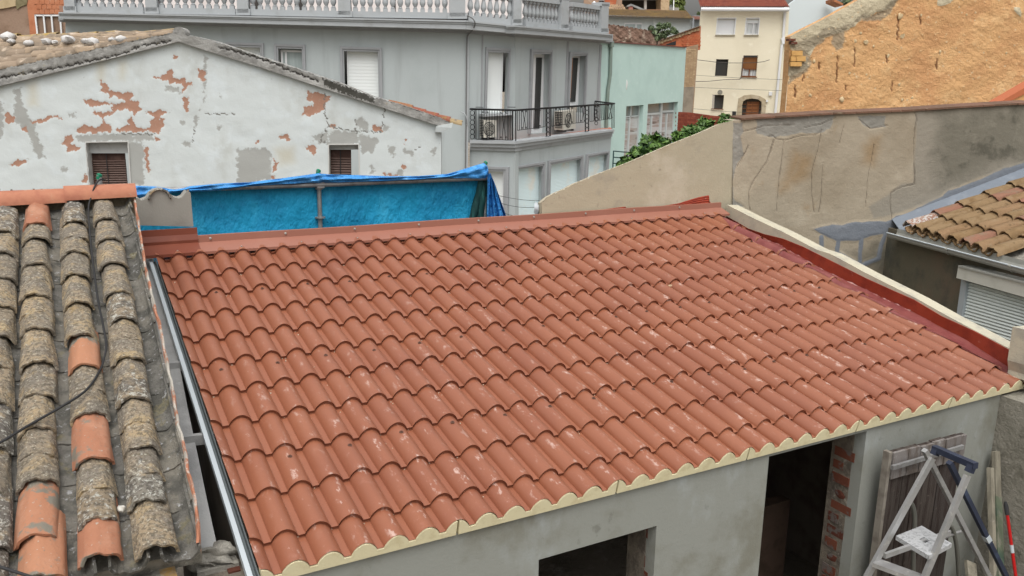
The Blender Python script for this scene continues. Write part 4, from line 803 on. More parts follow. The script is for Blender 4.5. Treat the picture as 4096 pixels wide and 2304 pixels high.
m_gable = mk('peeling whitewash', (.547, .586, .587), [('noise', (.441, .456, .431), 1.6, .5, .72, {'amt': .7, 'st': (1, 1, .5)}), ('noise', (.582, .629, .642), 3, .5, .7), ('attr', (.458, .403, .271), 'yel', 3, .8, .4, {'amt': .5}), ('noise', (.264, .278, .271), 11, .655, .7, {'ro': .8, 'det': 10}), ('noise', (.292, .288, .271), 4.5, .655, .675, {'ro': .75, 'det': 10, 'amt': .7}),
    ('attr', (.345, .35, .334), 'grey', 12, 1.9, .16), ('attr', (.367, .205, .145), 'terra', 14, 1.25, .09), ('noise', (.384, .25, .191), 26, .56, .64, {'mask': 'terra', 'amt': .7}), ('attr', (.176, .173, .16), 'crack', 50, .4, .2)], bump=[(4, .01, {'s': .5}), (45, .003)])
gtop = interp([(-60, 358), (0, 344), (397, 246), (560, 205), (715, 164), (827, 201), (1024, 262), (1321, 360), (1501, 419), (1770, 506)])
w1 = [(344, 571), (511, 568), (522, 760), (360, 760)]; w2 = [(1316, 580), (1433, 579), (1437, 760), (1318, 760)]
wob = lambda X, Y: (X+3*np.sin(Y*.21)+2.5*np.sin(Y*.53+X*.31), Y+3*np.sin(X*.19+Y*.1)+2*np.sin(X*.47))
gg = grid_wall(GA, -60, 1767, gtop, lambda x: 900, 5, {'terra': lambda X, Y: mask(*wob(X, Y), TC, 9), 'grey': lambda X, Y: mask(*wob(X, Y), GC, 12), 'yel': lambda X, Y: mask(X, Y, YC, 30), 'crack': lambda X, Y: lines(*wob(X, Y), crk, 5)},
    lambda X, Y, A: .012*fbm(X, Y, .02, 5)-.007*np.clip(A['terra']*2-.6, 0, 1)-.004*np.clip(A['grey']*2-.6, 0, 1)-.004*A['crack'], [w1, w2])
a, b = GA(1767, 505), GA(1767, 900); gg.poly([a, b, b-gn_*3, a-gn_*3])
part(gg, 'wall', m_gable, gh, sm=30)
m_shut = mk('brown slatted shutter', (.055, .028, .022), [('noise', (.09, .05, .04), 10, .5, .7)], rough=.6)
m_lint = mk('pale grey lintel', (.42, .43, .43), [('noise', (.3, .3, .29), 6, .5, .7)])
for (q, sh, lt) in ((w1, [(349, 612), (498, 610), (511, 760), (362, 760)], 612), (w2, [(1318, 597), (1404, 599), (1406, 760), (1320, 760)], 598)):
    mb = MB(); e = [GA(*p) for p in q]; mb.holed([GA(q[0][0]-4, q[0][1]-4, .01), GA(q[1][0]+4, q[1][1]-4, .01), GA(q[2][0]+4, q[2][1]+8, .01), GA(q[3][0]-4, q[3][1]+8, .01)], [[p+gn_*.01 for p in e]], -gn_*.28); part(mb, 'window_reveal', mk('off white reveal', (.5, .5, .48), [('noise', (.38, .37, .35), 4, .5, .7)]), gh)
    f_ = mb; mb = MB(); mb.prism([GA(*p, -.2) for p in (sh[0], sh[1], sh[2], sh[3])], -gn_*.03); so_ = part(mb, 'shutter', m_shut, gh)
    mb = MB(); mb.prism([GA(q[0][0]-6, q[0][1]-6, -.13), GA(q[1][0]+6, q[1][1]-6, -.13), GA(q[1][0]+6, lt+1, -.13), GA(q[0][0]-6, lt+1, -.13)], -gn_*.1); part(mb, 'lintel_board', m_lint, gh)
    n = 13; mb = MB()
    for i in range(n):
        t0, t1 = .2+.8*i/n, .2+.8*(i+.6)/n; L_ = lambda t, s: (sh[s][0]*(1-t)+sh[3-s][0]*t, sh[s][1]*(1-t)+sh[3-s][1]*t)
        a_, b_, c_, d_ = GA(*L_(t0, 0), -.19), GA(*L_(t0, 1), -.19), GA(*L_(t1, 1), -.175), GA(*L_(t1, 0), -.175); mb.poly([a_, b_, c_, d_])
    part(mb, 'shutter_slats', mk('faded brown slat', (.1, .058, .045), [('noise', (.26, .2, .17), 14, .6, .72, {'st': (.3, .3, 3)})], rough=.5), so_, stuff=True)
    mb = MB(); mx = ((sh[0][0]+sh[1][0])/2, sh[0][1]); my = ((sh[3][0]+sh[2][0])/2, 760); mb.bar(GA(*mx, -.165), GA(*my, -.165), .012, .01); part(mb, 'guard_bar', m_dark, so_)
mb = MB(); G2 = gg
# verge band of grey mortar along both rakes
vt = interp([(-60, 292), (0, 278), (159, 244), (371, 199), (530, 164), (684, 133), (716, 128), (737, 138), (848, 162), (901, 180), (1024, 222), (1156, 265), (1363, 334), (1501, 390), (1607, 419), (1761, 472), (1800, 492)])
vb = interp([(-60, 358), (0, 344), (397, 246), (560, 205), (715, 166), (827, 203), (1024, 264), (1321, 362), (1501, 421), (1770, 508), (1800, 512)])
vcr = [xf(k1, [(0, 590), (150, 560), (500, 500), (580, 480), (850, 425), (980, 385), (1060, 345), (1290, 310)]), xf(cr(880, 150, .264), [(0, 150), (200, 200), (540, 300), (850, 400), (1000, 480), (1480, 660)])]
gv = grid_wall(GA.off(.07), -60, 1800, lambda x: vt(x)+2.5*math.sin(x*.11)+2*math.sin(x*.37), vb, 5, {'crack': lambda X, Y: lines(*wob(X, Y), vcr, 7), 'moss': lambda X, Y: mask(X, Y, [xf(k2, [(500, 590), (560, 610), (900, 740), (890, 780), (700, 720), (520, 650)])], 14)},
    lambda X, Y, A: .02*fbm(X, Y, .05, 6)-.03*A['crack'])
tp = [GA(x, vt(x), .07) for x in range(-60, 1801, 20)]; gv.grid([tp, [p-gn_*.35+UPZ*.01 for p in tp]]); bp = [GA(x, vb(x), .07) for x in range(-60, 1801, 20)]; gv.grid([bp, [p-gn_*.08 for p in bp]])
m_verge = mk('grey verge mortar', (.3, .295, .28), [('noise', (.2, .195, .185), 4, .45, .66), ('noise', (.43, .42, .4), 6, .56, .7), ('attr', (.06, .058, .05), 'moss', 22, 1.8, .12), ('attr', (.07, .065, .06), 'crack', 30, .5, .15), ('noise', (.33, .26, .12), 5, .64, .74, {'amt': .6})], bump=[(20, .02), (70, .005)])
part(gv, 'verge', m_verge, gh, sm=50)
mb = MB(); c = [GA(1745, 505, .12), GA(1812, 492, .12), GA(1806, 512, .12), GA(1768, 530, .1), GA(1740, 528, .1)]; mb.prism(c, -gn_*.5); part(mb, 'eave_moulding', m_gable, gh)
# tiled slope behind the left rake: rows of barrels fan out from the apex to the left
NLf, NRt = GA(-70, 292, -.2), GA(700, 134, -.2); FLf, FRt = GA(-70, 154, -1.7), GA(712, 130, -1.2)
m_gt = mk('bleached old tile', (.33, .25, .175), [('rand', (.24, .185, .135), .2, .9), ('noise', (.17, .135, .1), 3, .42, .62), ('noise', (.45, .37, .29), 5, .55, .7), ('noise', (.35, .24, .08), 2.4, .64, .74)], bump=(14, .012))
m_gy = mk('ochre lichen ridge tile', (.33, .25, .14), [('noise', (.38, .26, .08), 7, .48, .62), ('noise', (.2, .16, .12), 10, .52, .64)], bump=(30, .015))
GT = []
for ms in COV: c = ms.copy(); c.materials.clear(); c.materials.append(m_gt); GT.append(c)
acr = FLf-NLf
for c in range(6):
    t = (c+.5)/6; A_ = NLf*(1-t)+FLf*t; B_ = NRt*(1-t)+FRt*t; dd = B_-A_; L = np.linalg.norm(dd); dd /= L; Z = np.cross(dd, acr); Z /= np.linalg.norm(Z); Z = Z if Z[2] > 0 else -Z; X = np.cross(dd, Z)
    s_ = random.uniform(-.15, 0)
    while s_ < L-.3:
        wd = (np.linalg.norm(acr)*(1-s_/L)+.5*s_/L)/6/.2; wd = max(.75, min(1.5, wd)); a = random.uniform(-.035, .035); Y = dd+X*a; Y /= np.linalg.norm(Y); X2 = np.cross(Y, Z)
        inst(random.choice(GT), 'cover_tile', gh, frame(A_+dd*s_+Z*(.07+random.uniform(-.012, .012)), X2*wd, Y, Z)); s_ += random.uniform(.27, .36)
mb = MB(); nr_ = np.cross(NRt-NLf, acr); nr_ /= np.linalg.norm(nr_); nr_ = nr_ if nr_[2] > 0 else -nr_
mb.prism([NLf-nr_*.04, NRt-nr_*.04, FRt-nr_*.04, FLf-nr_*.04], -nr_*.08); part(mb, 'roof_deck', m_mortar, gh)
GY = []
for ms in COV[:3]: c = ms.copy(); c.materials.clear(); c.materials.append(m_gy); GY.append(c)
rd = FLf-FRt; Lr = np.linalg.norm(rd); rd /= Lr
for i in range(int(Lr/.36)):
    X = np.cross(rd, UPZ); X /= np.linalg.norm(X); p = FRt+rd*.36*i+UPZ*(.07+random.uniform(-.02, .02)); inst(random.choice(GY), 'ridge_tile', gh, frame(p, X*1.1, rd, np.cross(X, rd)))
mb = MB(); p = GA(716, 132, .06); mb.tube([p, p-gn_*.3], .1, 12); part(mb, 'ridge_end', m_verge, gh, sm=40)
PD_ = Plane(NLf, nr_); m_qz = mk('white quartz stone', (.52, .51, .5), [('noise', (.36, .34, .32), 9, .5, .7)])
for X_, Y_, s_, lab in ((190, 800, 1.6, 'largest white stone on the gable house roof, at its far left'), (262, 885, .9, 'small white stone just right of the largest one on the gable roof'), (620, 925, 1.1, 'pointed white stone low between the tile rows at the left of the gable roof'), (990, 895, 1.2, 'white stone lying right of the pointed one on the gable roof'),
    (1160, 905, .7, 'flat small stone near the middle of the gable roof'), (1430, 850, 1.5, 'broad pale stone under the ridge line in the middle of the gable roof'), (1780, 880, .9, 'round grey white stone left of the tallest stone on the gable roof'), (1930, 905, 1.5, 'tallest white stone standing on the tile rows of the gable roof'), (2340, 850, .8, 'small pale stone second from the apex on the gable roof'), (2520, 835, 1.1, 'white stone nearest to the apex of the gable roof')):
    px_, py_ = X_*.1941, Y_*.1941; mb = MB(); mb.lump(PD_(px_, py_+4)+nr_*.05, .065*s_, int(X_), 2, (1.15, 1, .75), .16); single(mb, 'white_stone', m_qz, lab, 'stone', group='stones on the gable house roof', sm=50)
m_rt = mk('red eave tile', (.247, .085, .057), [('rand', (.262, .17, .076), .4, 1), ('noise', (.225, .178, .067), 14, .56, .66)], bump=(40, .006))
for i, (x, y) in enumerate(((1598, 415), (1650, 432), (1700, 447), (1748, 462), (1795, 478))):
    a, b = GA(x, y, -.12), GA(x+55, y+17, -.12); d = (a-b)/np.linalg.norm(a-b); me = COV[i].copy(); me.materials.clear(); me.materials.append(m_gy if i == 4 else m_rt); Z = np.cross(gn_, d); Z = Z if Z[2] > 0 else -Z
    inst(me, 'cover_tile', gh, frame(b+UPZ*.05, np.cross(d, Z), d, Z))
# ================================================================== grey corner building
bq = cr(1850, 380, .2523); wq = cr(1850, 620, .1941); cq = cr(1500, 0, .3727); k3 = cr(1800, 0, .53); e2 = cr(880, 150, .264)
K0 = atd(1867, 400, 24); FL = wall(K0, 113); FA = wall(K0, 95); FB = wall(FA(2060, 300), 64)
gb = thing('corner_building', K0*[1, 1, 0]+[0, 1, GZ], 'large grey rendered corner building with roof balustrade and iron balcony', 'building')
m_gr = mk('grey facade paint', (.398, .438, .444), [('noise', (.368, .407, .411), .9, .45, .7), ('noise', (.428, .47, .476), 6, .55, .8, {'amt': .5}), ('noise', (.333, .362, .366), 2.2, .5, .72, {'amt': .75, 'st': (1.5, 1.5, .15)})], rough=.8, bump=(40, .003))
m_trim = mk('dark grey stucco trim', (.301, .312, .326), [('noise', (.27, .28, .287), 3, .45, .7)], rough=.8)
m_corn = mk('light grey moulding', (.367, .388, .402), [('noise', (.308, .322, .324), 2.5, .5, .75), ('noise', (.427, .449, .462), 9, .55, .75, {'amt': .5})], rough=.8)
m_blind = mk('white roller shutter', (.759, .793, .793), rough=.5); m_blind2 = mk('pale blue shutter', (.65, .78, .806), [('noise', (.715, .728, .676), 1.2, .5, .7)], rough=.5)
m_frame = mk('white window frame', (.72, .73, .74), rough=.4); m_pane = mk('dark window glass', (.05, .05, .048), rough=.08, spec=.5); m_curt = mk('curtained glass', (.33, .38, .38), [('noise', (.4, .46, .46), 3, .4, .7, {'st': (3, 3, .2)})], rough=.12, spec=.5)
def facade(pl, outer, holes, depth, name='wall', mt=None, root=None):
    mb = MB(); mb.holed([pl(*p) for p in outer], [[pl(*p) for p in h] for h in holes], -pl.n*depth); return part(mb, name, mt or m_gr, root or gb)
def mixq(a, b, t): return [(p[0]*(1-t)+q[0]*t, p[1]*(1-t)+q[1]*t) for p, q in zip(a, b)]
def surround(pl, outer, inner, root, mt=None):
    mid = mixq(outer, inner, .55); mb = MB()
    for A, B, o in ((outer, mid, .07), (mid, inner, .045)):
        for i, j in ((0, 1), (1, 2), (3, 0)): mb.prism([pl(*A[i], o), pl(*A[j], o), pl(*B[j], o), pl(*B[i], o)], -pl.n*(o+.01))
    return part(mb, 'window_trim', mt or m_trim, root)
def blind(pl, q, off, root, mt, rows, lit=0):
    mb = MB()
    for i in range(rows):
        t0, t1 = i/rows, (i+1)/rows; L_ = lambda t, s: (q[s][0]*(1-t)+q[3-s][0]*t, q[s][1]*(1-t)+q[3-s][1]*t)
        tm = t0*.45+t1*.55; a0, b0, a1, b1 = pl(*L_(t0, 0), off), pl(*L_(t0, 1), off), pl(*L_(t1, 0), off), pl(*L_(t1, 1), off); am, bm_ = a0*.45+a1*.55+pl.n*.0035, b0*.45+b1*.55+pl.n*.0035
        mb.grid([[a0, b0], [am, bm_], [a1, b1]])
    return part(mb, 'roller_shutter', mt, root)
def pane(pl, q, off, root, mt, name='pane'): mb = MB(); mb.prism([pl(*p, off) for p in q], -pl.n*.02); return part(mb, name, mt, root)
def framebars(pl, segs, wpx, off, root, mt=None, name='window_frame'):
    mb = MB()
    for (x0, y0, x1, y1) in segs:
        d = np.array([x1-x0, y1-y0], float); d /= np.linalg.norm(d); n = np.array([-d[1], d[0]])*wpx/2
        mb.prism([pl(x0+n[0], y0+n[1], off), pl(x1+n[0], y1+n[1], off), pl(x1-n[0], y1-n[1], off), pl(x0-n[0], y0-n[1], off)], -pl.n*.05)
    return part(mb, name, mt or m_frame, root)
LW = [([(901, 167), (1053, 172), (1058, 420), (905, 420)], [(917, 186), (1040, 190), (1044, 420), (921, 420)]),
      ([(1095, 174), (1219, 178), (1228, 500), (1102, 500)], [(1112, 193), (1207, 196), (1215, 500), (1119, 500)]),
      ([(1359, 184), (1526, 190), (1535, 600), (1366, 600)], [(1375, 204), (1511, 207), (1519, 600), (1382, 600)])]
facade(FL, [(262, 80), (1867, 120), (1867, 1150), (262, 1150)], [i for o, i in LW], .22)
for n, (o, i) in enumerate(LW):
    surround(FL, o, i, gb)
    if n == 1:
        x0 = i[0][0]+14; pane(FL, [(x0, i[0][1]), i[1], i[2], (x0+6, 500)], -.17, gb, m_curt); framebars(FL, [(x0+1, i[0][1]+8, x0+8, 500), (x0+17, 205, x0+24, 500), (x0, i[0][1]+10, i[1][0], i[1][1]+10)], 8, -.14, gb)
    else:
        blind(FL, [(i[0][0]+12, i[0][1]-2), (i[1][0]+3, i[1][1]-2), i[2], (i[3][0]+14, i[3][1])], -.17, gb, m_blind, 30 if n == 2 else 18); framebars(FL, [(i[0][0]+15, i[0][1], i[3][0]+16, i[3][1])], 6, -.14, gb)
RW = [(FA, xf(k3, [(275, 355), (462, 366), (445, 850), (262, 850)]), xf(k3, [(291, 392), (445, 398), (430, 850), (278, 850)])),
      (FB, xf(k3, [(618, 370), (778, 378), (760, 930), (600, 1012)]), xf(k3, [(633, 408), (762, 408), (745, 1000), (612, 1010)])),
      (FB, xf(k3, [(910, 390), (1045, 398), (1024, 860), (892, 870)]), xf(k3, [(924, 424), (1030, 420), (1012, 850), (902, 860)]))]
facade(FA, [(1867, 120), (2060, 140), (2060, 570), (1867, 570)], [RW[0][2]], .22)
facade(FB, [(2060, 140), (2442, 165), (2415, 560), (2060, 570)], [RW[1][2], RW[2][2]], .3)
for pl, o, i in RW: surround(pl, o, i, gb)
i = RW[0][2]; pane(FA, [i[0], (i[0][0]+58, i[0][1]), (i[3][0]+60, i[3][1]), i[3]], -.18, gb, m_blind, 'roller_shutter'); framebars(FA, [(i[0][0]+56, i[0][1], i[3][0]+57, i[3][1])], 6, -.16, gb)
q = xf(k3, [(625, 405), (735, 405), (705, 1000), (605, 1008)]); pane(FB, q, -.24, gb, m_frame, 'window_frame'); pane(FB, xf(k3, [(655, 434), (696, 434), (676, 970), (636, 972)]), -.215, gb, m_pane)
q = xf(k3, [(915, 420), (1000, 420), (975, 797), (895, 797)]); pane(FB, q, -.24, gb, m_frame, 'window_frame'); pane(FB, xf(k3, [(924, 438), (968, 438), (947, 768), (903, 770)]), -.215, gb, m_pane); pane(FB, xf(k3, [(916, 436), (927, 436), (910, 740), (900, 740)]), -.21, gb, mk('orange wood', (.4, .16, .05)), 'wood_strip')
# vertical grooves and strips
for pl, (x0, y0, x1, y1), wd in ((FA, (*k3(247, 262), *k3(238, 815)), 6), (FB, (*k3(893, 312), *k3(872, 800)), 7), (FB, (*k3(1140, 338), *k3(1118, 760)), 9)): framebars(pl, [(x0, y0, x1, y1)], wd, .015, gb, m_trim, 'pilaster_groove')
framebars(FL, [(1872, 140, 1866, 690)], 11, .05, gb, m_corn, 'corner_strip')
# cornice and balustrade
def band(pl, top, bot, off, mt, name, th=.3): mb = MB(); mb.prism([pl(*p, off) for p in top]+[pl(*p, off) for p in bot[::-1]], -pl.n*th); return part(mb, name, mt, gb)
cxL = [(228, 48), (700, 54), (1500, 70.8), (1867, 81)]; r_ = interp(cxL)
rowsL = lambda dy: [(232, r_(232)+dy*.72), (1870, r_(1870)+dy)]
rA = interp([(1867, 81), (1910, 88), (2060, 101), (2460, 138)]); thk = interp([(1867, 36), (2060, 32), (2460, 26)])
for pl, x0, x1, lf in ((FL, 234, 1868, 0), (FA, 1866, 2060, 1), (FB, 2059, 2452, 1)):
    yy = (lambda x: r_(x)) if not lf else rA; hh = (lambda x: interp([(228, 26), (1867, 36)])(x)) if not lf else thk
    for f0, f1, o in ((0, .2, .5), (.2, .42, .47), (.42, 1.0, .445), (1., 1.22, .16), (1.22, 1.45, .09)):
        dx = 0; band(pl, [(x0, yy(x0)+hh(x0)*f0), (x1, yy(x1)+hh(x1)*f0)], [(x0, yy(x0)+hh(x0)*f1), (x1, yy(x1)+hh(x1)*f1)], o, m_corn if o > .2 else m_trim, 'cornice')
bal = MB(); bal.box((0, 0, .045), ((1, 0, 0), (0, 1, 0), (0, 0, 1)), (.062, .062, .045)); bal.lathe((0, 0, 0), [(.04, .09), (.055, .1), (.055, .12), (.034, .13), (.05, .16), (.078, .22), (.082, .26), (.07, .33), (.05, .41), (.038, .46), (.05, .475), (.05, .49), (.036, .5)], 10); bal.box((0, 0, .535), ((1, 0, 0), (0, 1, 0), (0, 0, 1)), (.062, .062, .037))
bme = smooth(bal.mesh('baluster'), 50); bme.materials.append(m_corn)
def balustrade(pl, x0, y0, x1, y1, off):
    a, b = pl(x0, y0, off), pl(x1, y1, off); d = b-a; L = np.linalg.norm(d); d /= L; n = max(1, round(L/.2)); X = np.array([d[0], d[1], 0]); X /= np.linalg.norm(X)
    for i in range(n): p = a+d*L*(i+.5)/n; inst(bme, 'baluster', gb, frame(p, X, np.cross(UPZ, X), UPZ))
    mb = MB(); mb.prism([a-pl.n*.12, a+pl.n*.12, a+pl.n*.12-UPZ*.16, a-pl.n*.12-UPZ*.16], d*L); part(mb, 'plinth', m_corn, gb)
    mb = MB(); h = UPZ*.572; mb.prism([a-pl.n*.12+h, a+pl.n*.12+h, a+pl.n*.12+h+UPZ*.13, a-pl.n*.12+h+UPZ*.13], d*L); part(mb, 'handrail', m_corn, gb)
def pier(pl, x0, x1, y, off):
    a, b = pl(x0, y, off+.16), pl(x1, y, off+.16); mb = MB(); mb.prism([a-UPZ*.0, b-UPZ*.0, b+UPZ*.86, a+UPZ*.86], -pl.n*.34); c = (b-a)*.12
    mb.prism([a-c-UPZ*.06, b+c-UPZ*.06, b+c+UPZ*.1, a-c+UPZ*.1], -pl.n*.36); mb.prism([a-c+UPZ*.8, b+c+UPZ*.8, b+c+UPZ*.92, a-c+UPZ*.92], -pl.n*.37); part(mb, 'pier', m_corn, gb)
yb = interp([(300, 27), (949, 37), (1500, 48), (1800, 52)]); PS_ = [(258, 300), (583, 629), (949, 994), (1353, 1403), (1798, 1861)]
for i, (a, b) in enumerate(PS_):
    pier(FL, a, b, yb(a)+14, .22)
    if i < 4: balustrade(FL, b+4, yb(b), PS_[i+1][0]-4, yb(PS_[i+1][0]), .2)
balustrade(FA, 1868, 62, 2050, 79, .2); pier(FA, 2053, 2086, 92, .22)
balustrade(FB, 2092, 86, 2241, 99, .2); pier(FB, 2245, 2274, 112, .22); balustrade(FB, 2278, 103.5, 2400, 115.5, .2); pier(FB, 2405, 2432, 127, .22)
mb = MB(); rt = [FL(240, 62), FL(1867, 62), FA(2060, 90), FB(2440, 125)]; z_ = rt[1][2]; mb.prism([(p[0], p[1], z_) for p in rt]+[(rt[3][0]-2, rt[3][1]+9, z_), (rt[0][0]+3, rt[0][1]+9, z_)], -UPZ*.2); part(mb, 'roof_terrace', mk('terrace tiles', (.36, .2, .14)), gb)
m_set = mk('white set back wall', (.66, .672, .672), [('noise', (.576, .576, .576), 1, .45, .7)])
SBK = wall(K0-FL.n*3.2, 113); mb = MB(); a, b = SBK(300, 60), SBK(2105, 60); a[2] = b[2] = z_; mb.prism([a, b, b+UPZ*3, a+UPZ*3], -FL.n*.3); part(mb, 'attic_wall', m_set, gb)
mb = MB(); 
for x0, x1 in ((1010, 1040), (1180, 1215), (1575, 1583)): a, b = SBK(x0, 40, .02), SBK(x1, 40, .02); a[2] = b[2] = z_+.05; mb.prism([a, b, b+UPZ*2.1, a+UPZ*2.1], -FL.n*.05)
part(mb, 'attic_opening', m_pane, gb)
m_pot = mk('terracotta pot', (.5, .17, .12), rough=.8)
for x, y, pl_ in ((1432, 25, 'left of a pair left of the corner'), (1458, 28, 'right of a pair left of the corner'), (1745, 30, 'second from the corner pier on its left side'), (1775, 36, 'nearest to the corner pier on its left side'), (1885, 42, 'nearest to the corner pier on its right side'), (1910, 46, 'second from the corner pier on its right side')):
    p = FL(x, y, -.6) if x < 1867 else FA(x, y, -.6); p[2] = z_; mb = MB(); mb.lathe(p, [(0, 0), (.12, 0), (.17, .3), (.19, .3), (.19, .36), (.15, .36), (.14, .3), (0, .28)], 12); single(mb, 'plant_pot', m_pot, 'reddish pot behind the balusters, '+pl_, 'pot', group='pots behind the balustrade', sm=40)
# arch head of a window just above the gable roof
mb = MB(); P = [FL(*cr(0, 0, .1941)(x, y), .05) for x, y in ((1900, 750), (1960, 700), (2060, 665), (2140, 655), (2220, 675), (2290, 720))]; P2 = [FL(*cr(0, 0, .1941)(x, y), .05) for x, y in ((1930, 760), (1985, 722), (2070, 702), (2130, 697), (2190, 712), (2250, 745))]
mb.prism(P+P2[::-1], -FL.n*.08); part(mb, 'arch_trim', m_trim, gb)
# projecting ground floor under the balcony
PBc = FB.off(.85); kc = PBc(2061, 500); lf = FL(1879, 500, .12); dA = kc-lf; PA2 = Plane(kc, (-dA[1], dA[0], 0)); PB2 = PBc
A_l, B_r = 1880, 2460
bands = [((715, 765), (735, 780), (546, 576), 0), ((765, 820), (780, 836), (576, 612), -.06), ((820, 872), (836, 892), (612, 658), -.14)]
for (l0, l1), (c0, c1), (e0, e1), o in bands:
    s = lambda v: 380+.2523*v
    mb = MB(); mb.prism([PA2(1879, s(l0), o), PA2(2061, s(c0), o), PA2(2061, s(c1), o), PA2(1879, s(l1), o)], -PA2.n*.4); mb.prism([PB2(2061, s(c0), o), PB2(2458+o*60, s(e0), o), PB2(2458+o*60, s(e1), o), PB2(2061, s(c1), o)], -PB2.n*.4); part(mb, 'balcony_ledge', m_corn, gb)
zf = PB2(2061, 565)[2]; fl_ = [PA2(1880, 560, -.08), PB2(2061, 565, -.08), PB2(2452, 517, -.08), FB(2440, 517, -.1), FB(2061, 517, -.1), FA(1870, 517, -.1)]
mb = MB(); zs = [fl_[0][2], fl_[1][2], fl_[2][2], fl_[2][2]+.04, fl_[1][2], fl_[0][2]]; mb.v += [V3((p[0], p[1], z_-.03)) for p, z_ in zip(fl_, zs)]; mb.f += [[0, 1, 4, 5], [1, 2, 3, 4]]; part(mb, 'balcony_floor', mk('terracotta floor', (.42, .17, .12), [('noise', (.34, .14, .1), 3, .45, .7)]), gb)
GW = [(PA2.off(-.2), xf(wq, [(430, 240), (945, 250), (925, 1500), (430, 1500)]), xf(wq, [(455, 330), (845, 340), (828, 1500), (455, 1500)])),
      (PB2.off(-.2), xf(wq, [(1095, 245), (1715, 140), (1690, 1500), (1060, 1500)]), xf(wq, [(1138, 290), (1660, 228), (1640, 1500), (1105, 1500)])),
      (PB2.off(-.2), xf(wq, [(1790, 120), (2502, 5), (2470, 1500), (1750, 1500)]), xf(wq, [(1830, 205), (2452, 78), (2425, 1500), (1790, 1500)])),
      (PB2.off(-.2), xf(k3, [(1037, 1166), (1206, 1140), (1185, 1500), (1010, 1500)]), xf(k3, [(1052, 1190), (1195, 1160), (1172, 1500), (1030, 1500)]))]
pa, pb = GW[0][0], GW[1][0]; s = lambda v: 380+.2523*v
facade(pa, [(1879, s(868)), (2061, s(888)), (2061, 950), (1879, 950)], [GW[0][2]], .2); facade(pb, [(2061, s(888)), (2446, s(655)), (2425, 800), (2425, 950), (2061, 950)], [GW[1][2], GW[2][2], GW[3][2]], .2)
for n, (pl, o, i) in enumerate(GW):
    surround(pl, o, i, gb); rw = (i[1][0]-i[0][0])*.08 if n else 0
    blind(pl, [(i[0][0]-3, i[0][1]), (i[1][0]-rw, i[1][1]), (i[2][0]-rw, i[2][1]), (i[3][0]-3, i[3][1])], -.15, gb, m_blind2 if n else m_blind, 46); framebars(pl, [(i[1][0]-rw-1, i[1][1], i[2][0]-rw-1, i[2][1])], 4, -.12, gb)
# balcony railing
rail = MB(); T0, T1, T2 = PA2(1880, 436, -.05), PB2(2062, 441, -.05), PB2(2458, 414, -.05); T3 = FB(2380, 405, .02)
m_iron = mk('black wrought iron', (.012, .012, .013), rough=.5)
rl = part(MB(), 'railing', m_iron, gb) if False else None
mb = MB(); mb.tube([T0, T1], .028, 8); mb.tube([T1, T2], .028, 8); mb.tube([T2, T3], .024, 8); rl = part(mb, 'railing', m_iron, gb, sm=50)
def bars(pl, x0, x1, yt, yb_, n, rb=.0085):
    mb = MB(); xs = np.linspace(x0, x1, n)
    for j, x in enumerate(xs):
        a, b = pl(x, yt(x), -.05), pl(x, yb_(x), -.05); g = (x1-x0)/(n-1)
        k = j % 7
        if k in (3, 4):                             # hourglass pair with scrolls
            s_ = 1 if k == 3 else -1; L_ = []
            for t in np.linspace(0, 1, 13): L_.append(pl(x+s_*g*.42*math.exp(-((t-.5)/.16)**2)-s_*g*.25*(math.exp(-((t-.03)/.05)**2)+math.exp(-((t-.97)/.05)**2)), yt(x)*(1-t)+yb_(x)*t, -.05))
            mb.tube(L_, rb, 5)
            for yy in (yt(x)+.09*(yb_(x)-yt(x)), yb_(x)-.09*(yb_(x)-yt(x))): mb.tube([pl(x-s_*g*.5+g*.22*math.cos(w_), yy+g*.3*math.sin(w_), -.05) for w_ in np.linspace(0, 5.2, 9)], rb, 5)
        else: mb.tube([a, b], rb, 5)
    mb.tube([pl(x, yb_(x), -.05) for x in (x0, x1)], rb*1.2, 5)
    return part(mb, 'baluster_bars', m_iron, rl)
lin = lambda x0, y0, x1, y1: (lambda x: y0+(y1-y0)*(x-x0)/(x1-x0))
yA = lin(1880, 437, 2062, 442); yB = lin(2062, 441, 2458, 414)
bars(PA2, 1905, 2052, yA, lin(1880, 556, 2062, 561), 15); bars(PB2, 2070, 2180, yB, lin(2064, 522, 2180, 507), 15); bars(PB2, 2206, 2336, yB, lin(2206, 505, 2336, 488), 19); bars(PB2, 2360, 2445, yB, lin(2360, 486, 2445, 474), 12)
mb = MB()
for (x, yb_) in ((2050, 561), (2063, 564)): mb.tube([PA2(x, yA(x), -.05), PA2(x, yb_, -.05)], .016, 6)
for (x, yb_) in ((2185, 547), (2201, 545), (2341, 528), (2355, 525), (2448, 514), (2456, 512)): mb.tube([PB2(x, yB(x), -.05), PB2(x, yb_, -.05)], .015, 6)
for x0, y0, y1, rx, n, pl in ((1889, 442, 556, 8.5, 6, PA2), (2193, 434, 546, 6, 6, PB2), (2348, 424, 527, 5.5, 6, PB2), (2385, 411, 500, 6, 6, PB2)):
    for i in range(n): cy_ = y0+(y1-y0)*(i+.5)/n; mb.tube([pl(x0+rx*math.cos(t), cy_+(y1-y0)/n/2*math.sin(t), -.05) for t in np.linspace(0, 2*math.pi, 13)[:-1]], .009, 5, True)
mb.tube([PA2(1900, 440, -.05), PA2(1900, 557, -.05)], .014, 6); mb.tube([T3, T3-UPZ*.6], .014, 6)
for t in np.linspace(.1, .9, 9): p = T2*(1-t)+T3*t; mb.tube([p, p-UPZ*.55], .008, 5)
for x in (1918, 2046): p = PA2(x, 433, .02); mb.tube([p+np.array([.11*math.cos(t), .11*math.sin(t), .03]) for t in np.linspace(0, 2*math.pi, 17)[:-1]], .008, 5, True)
part(mb, 'railing_posts', m_iron, rl)
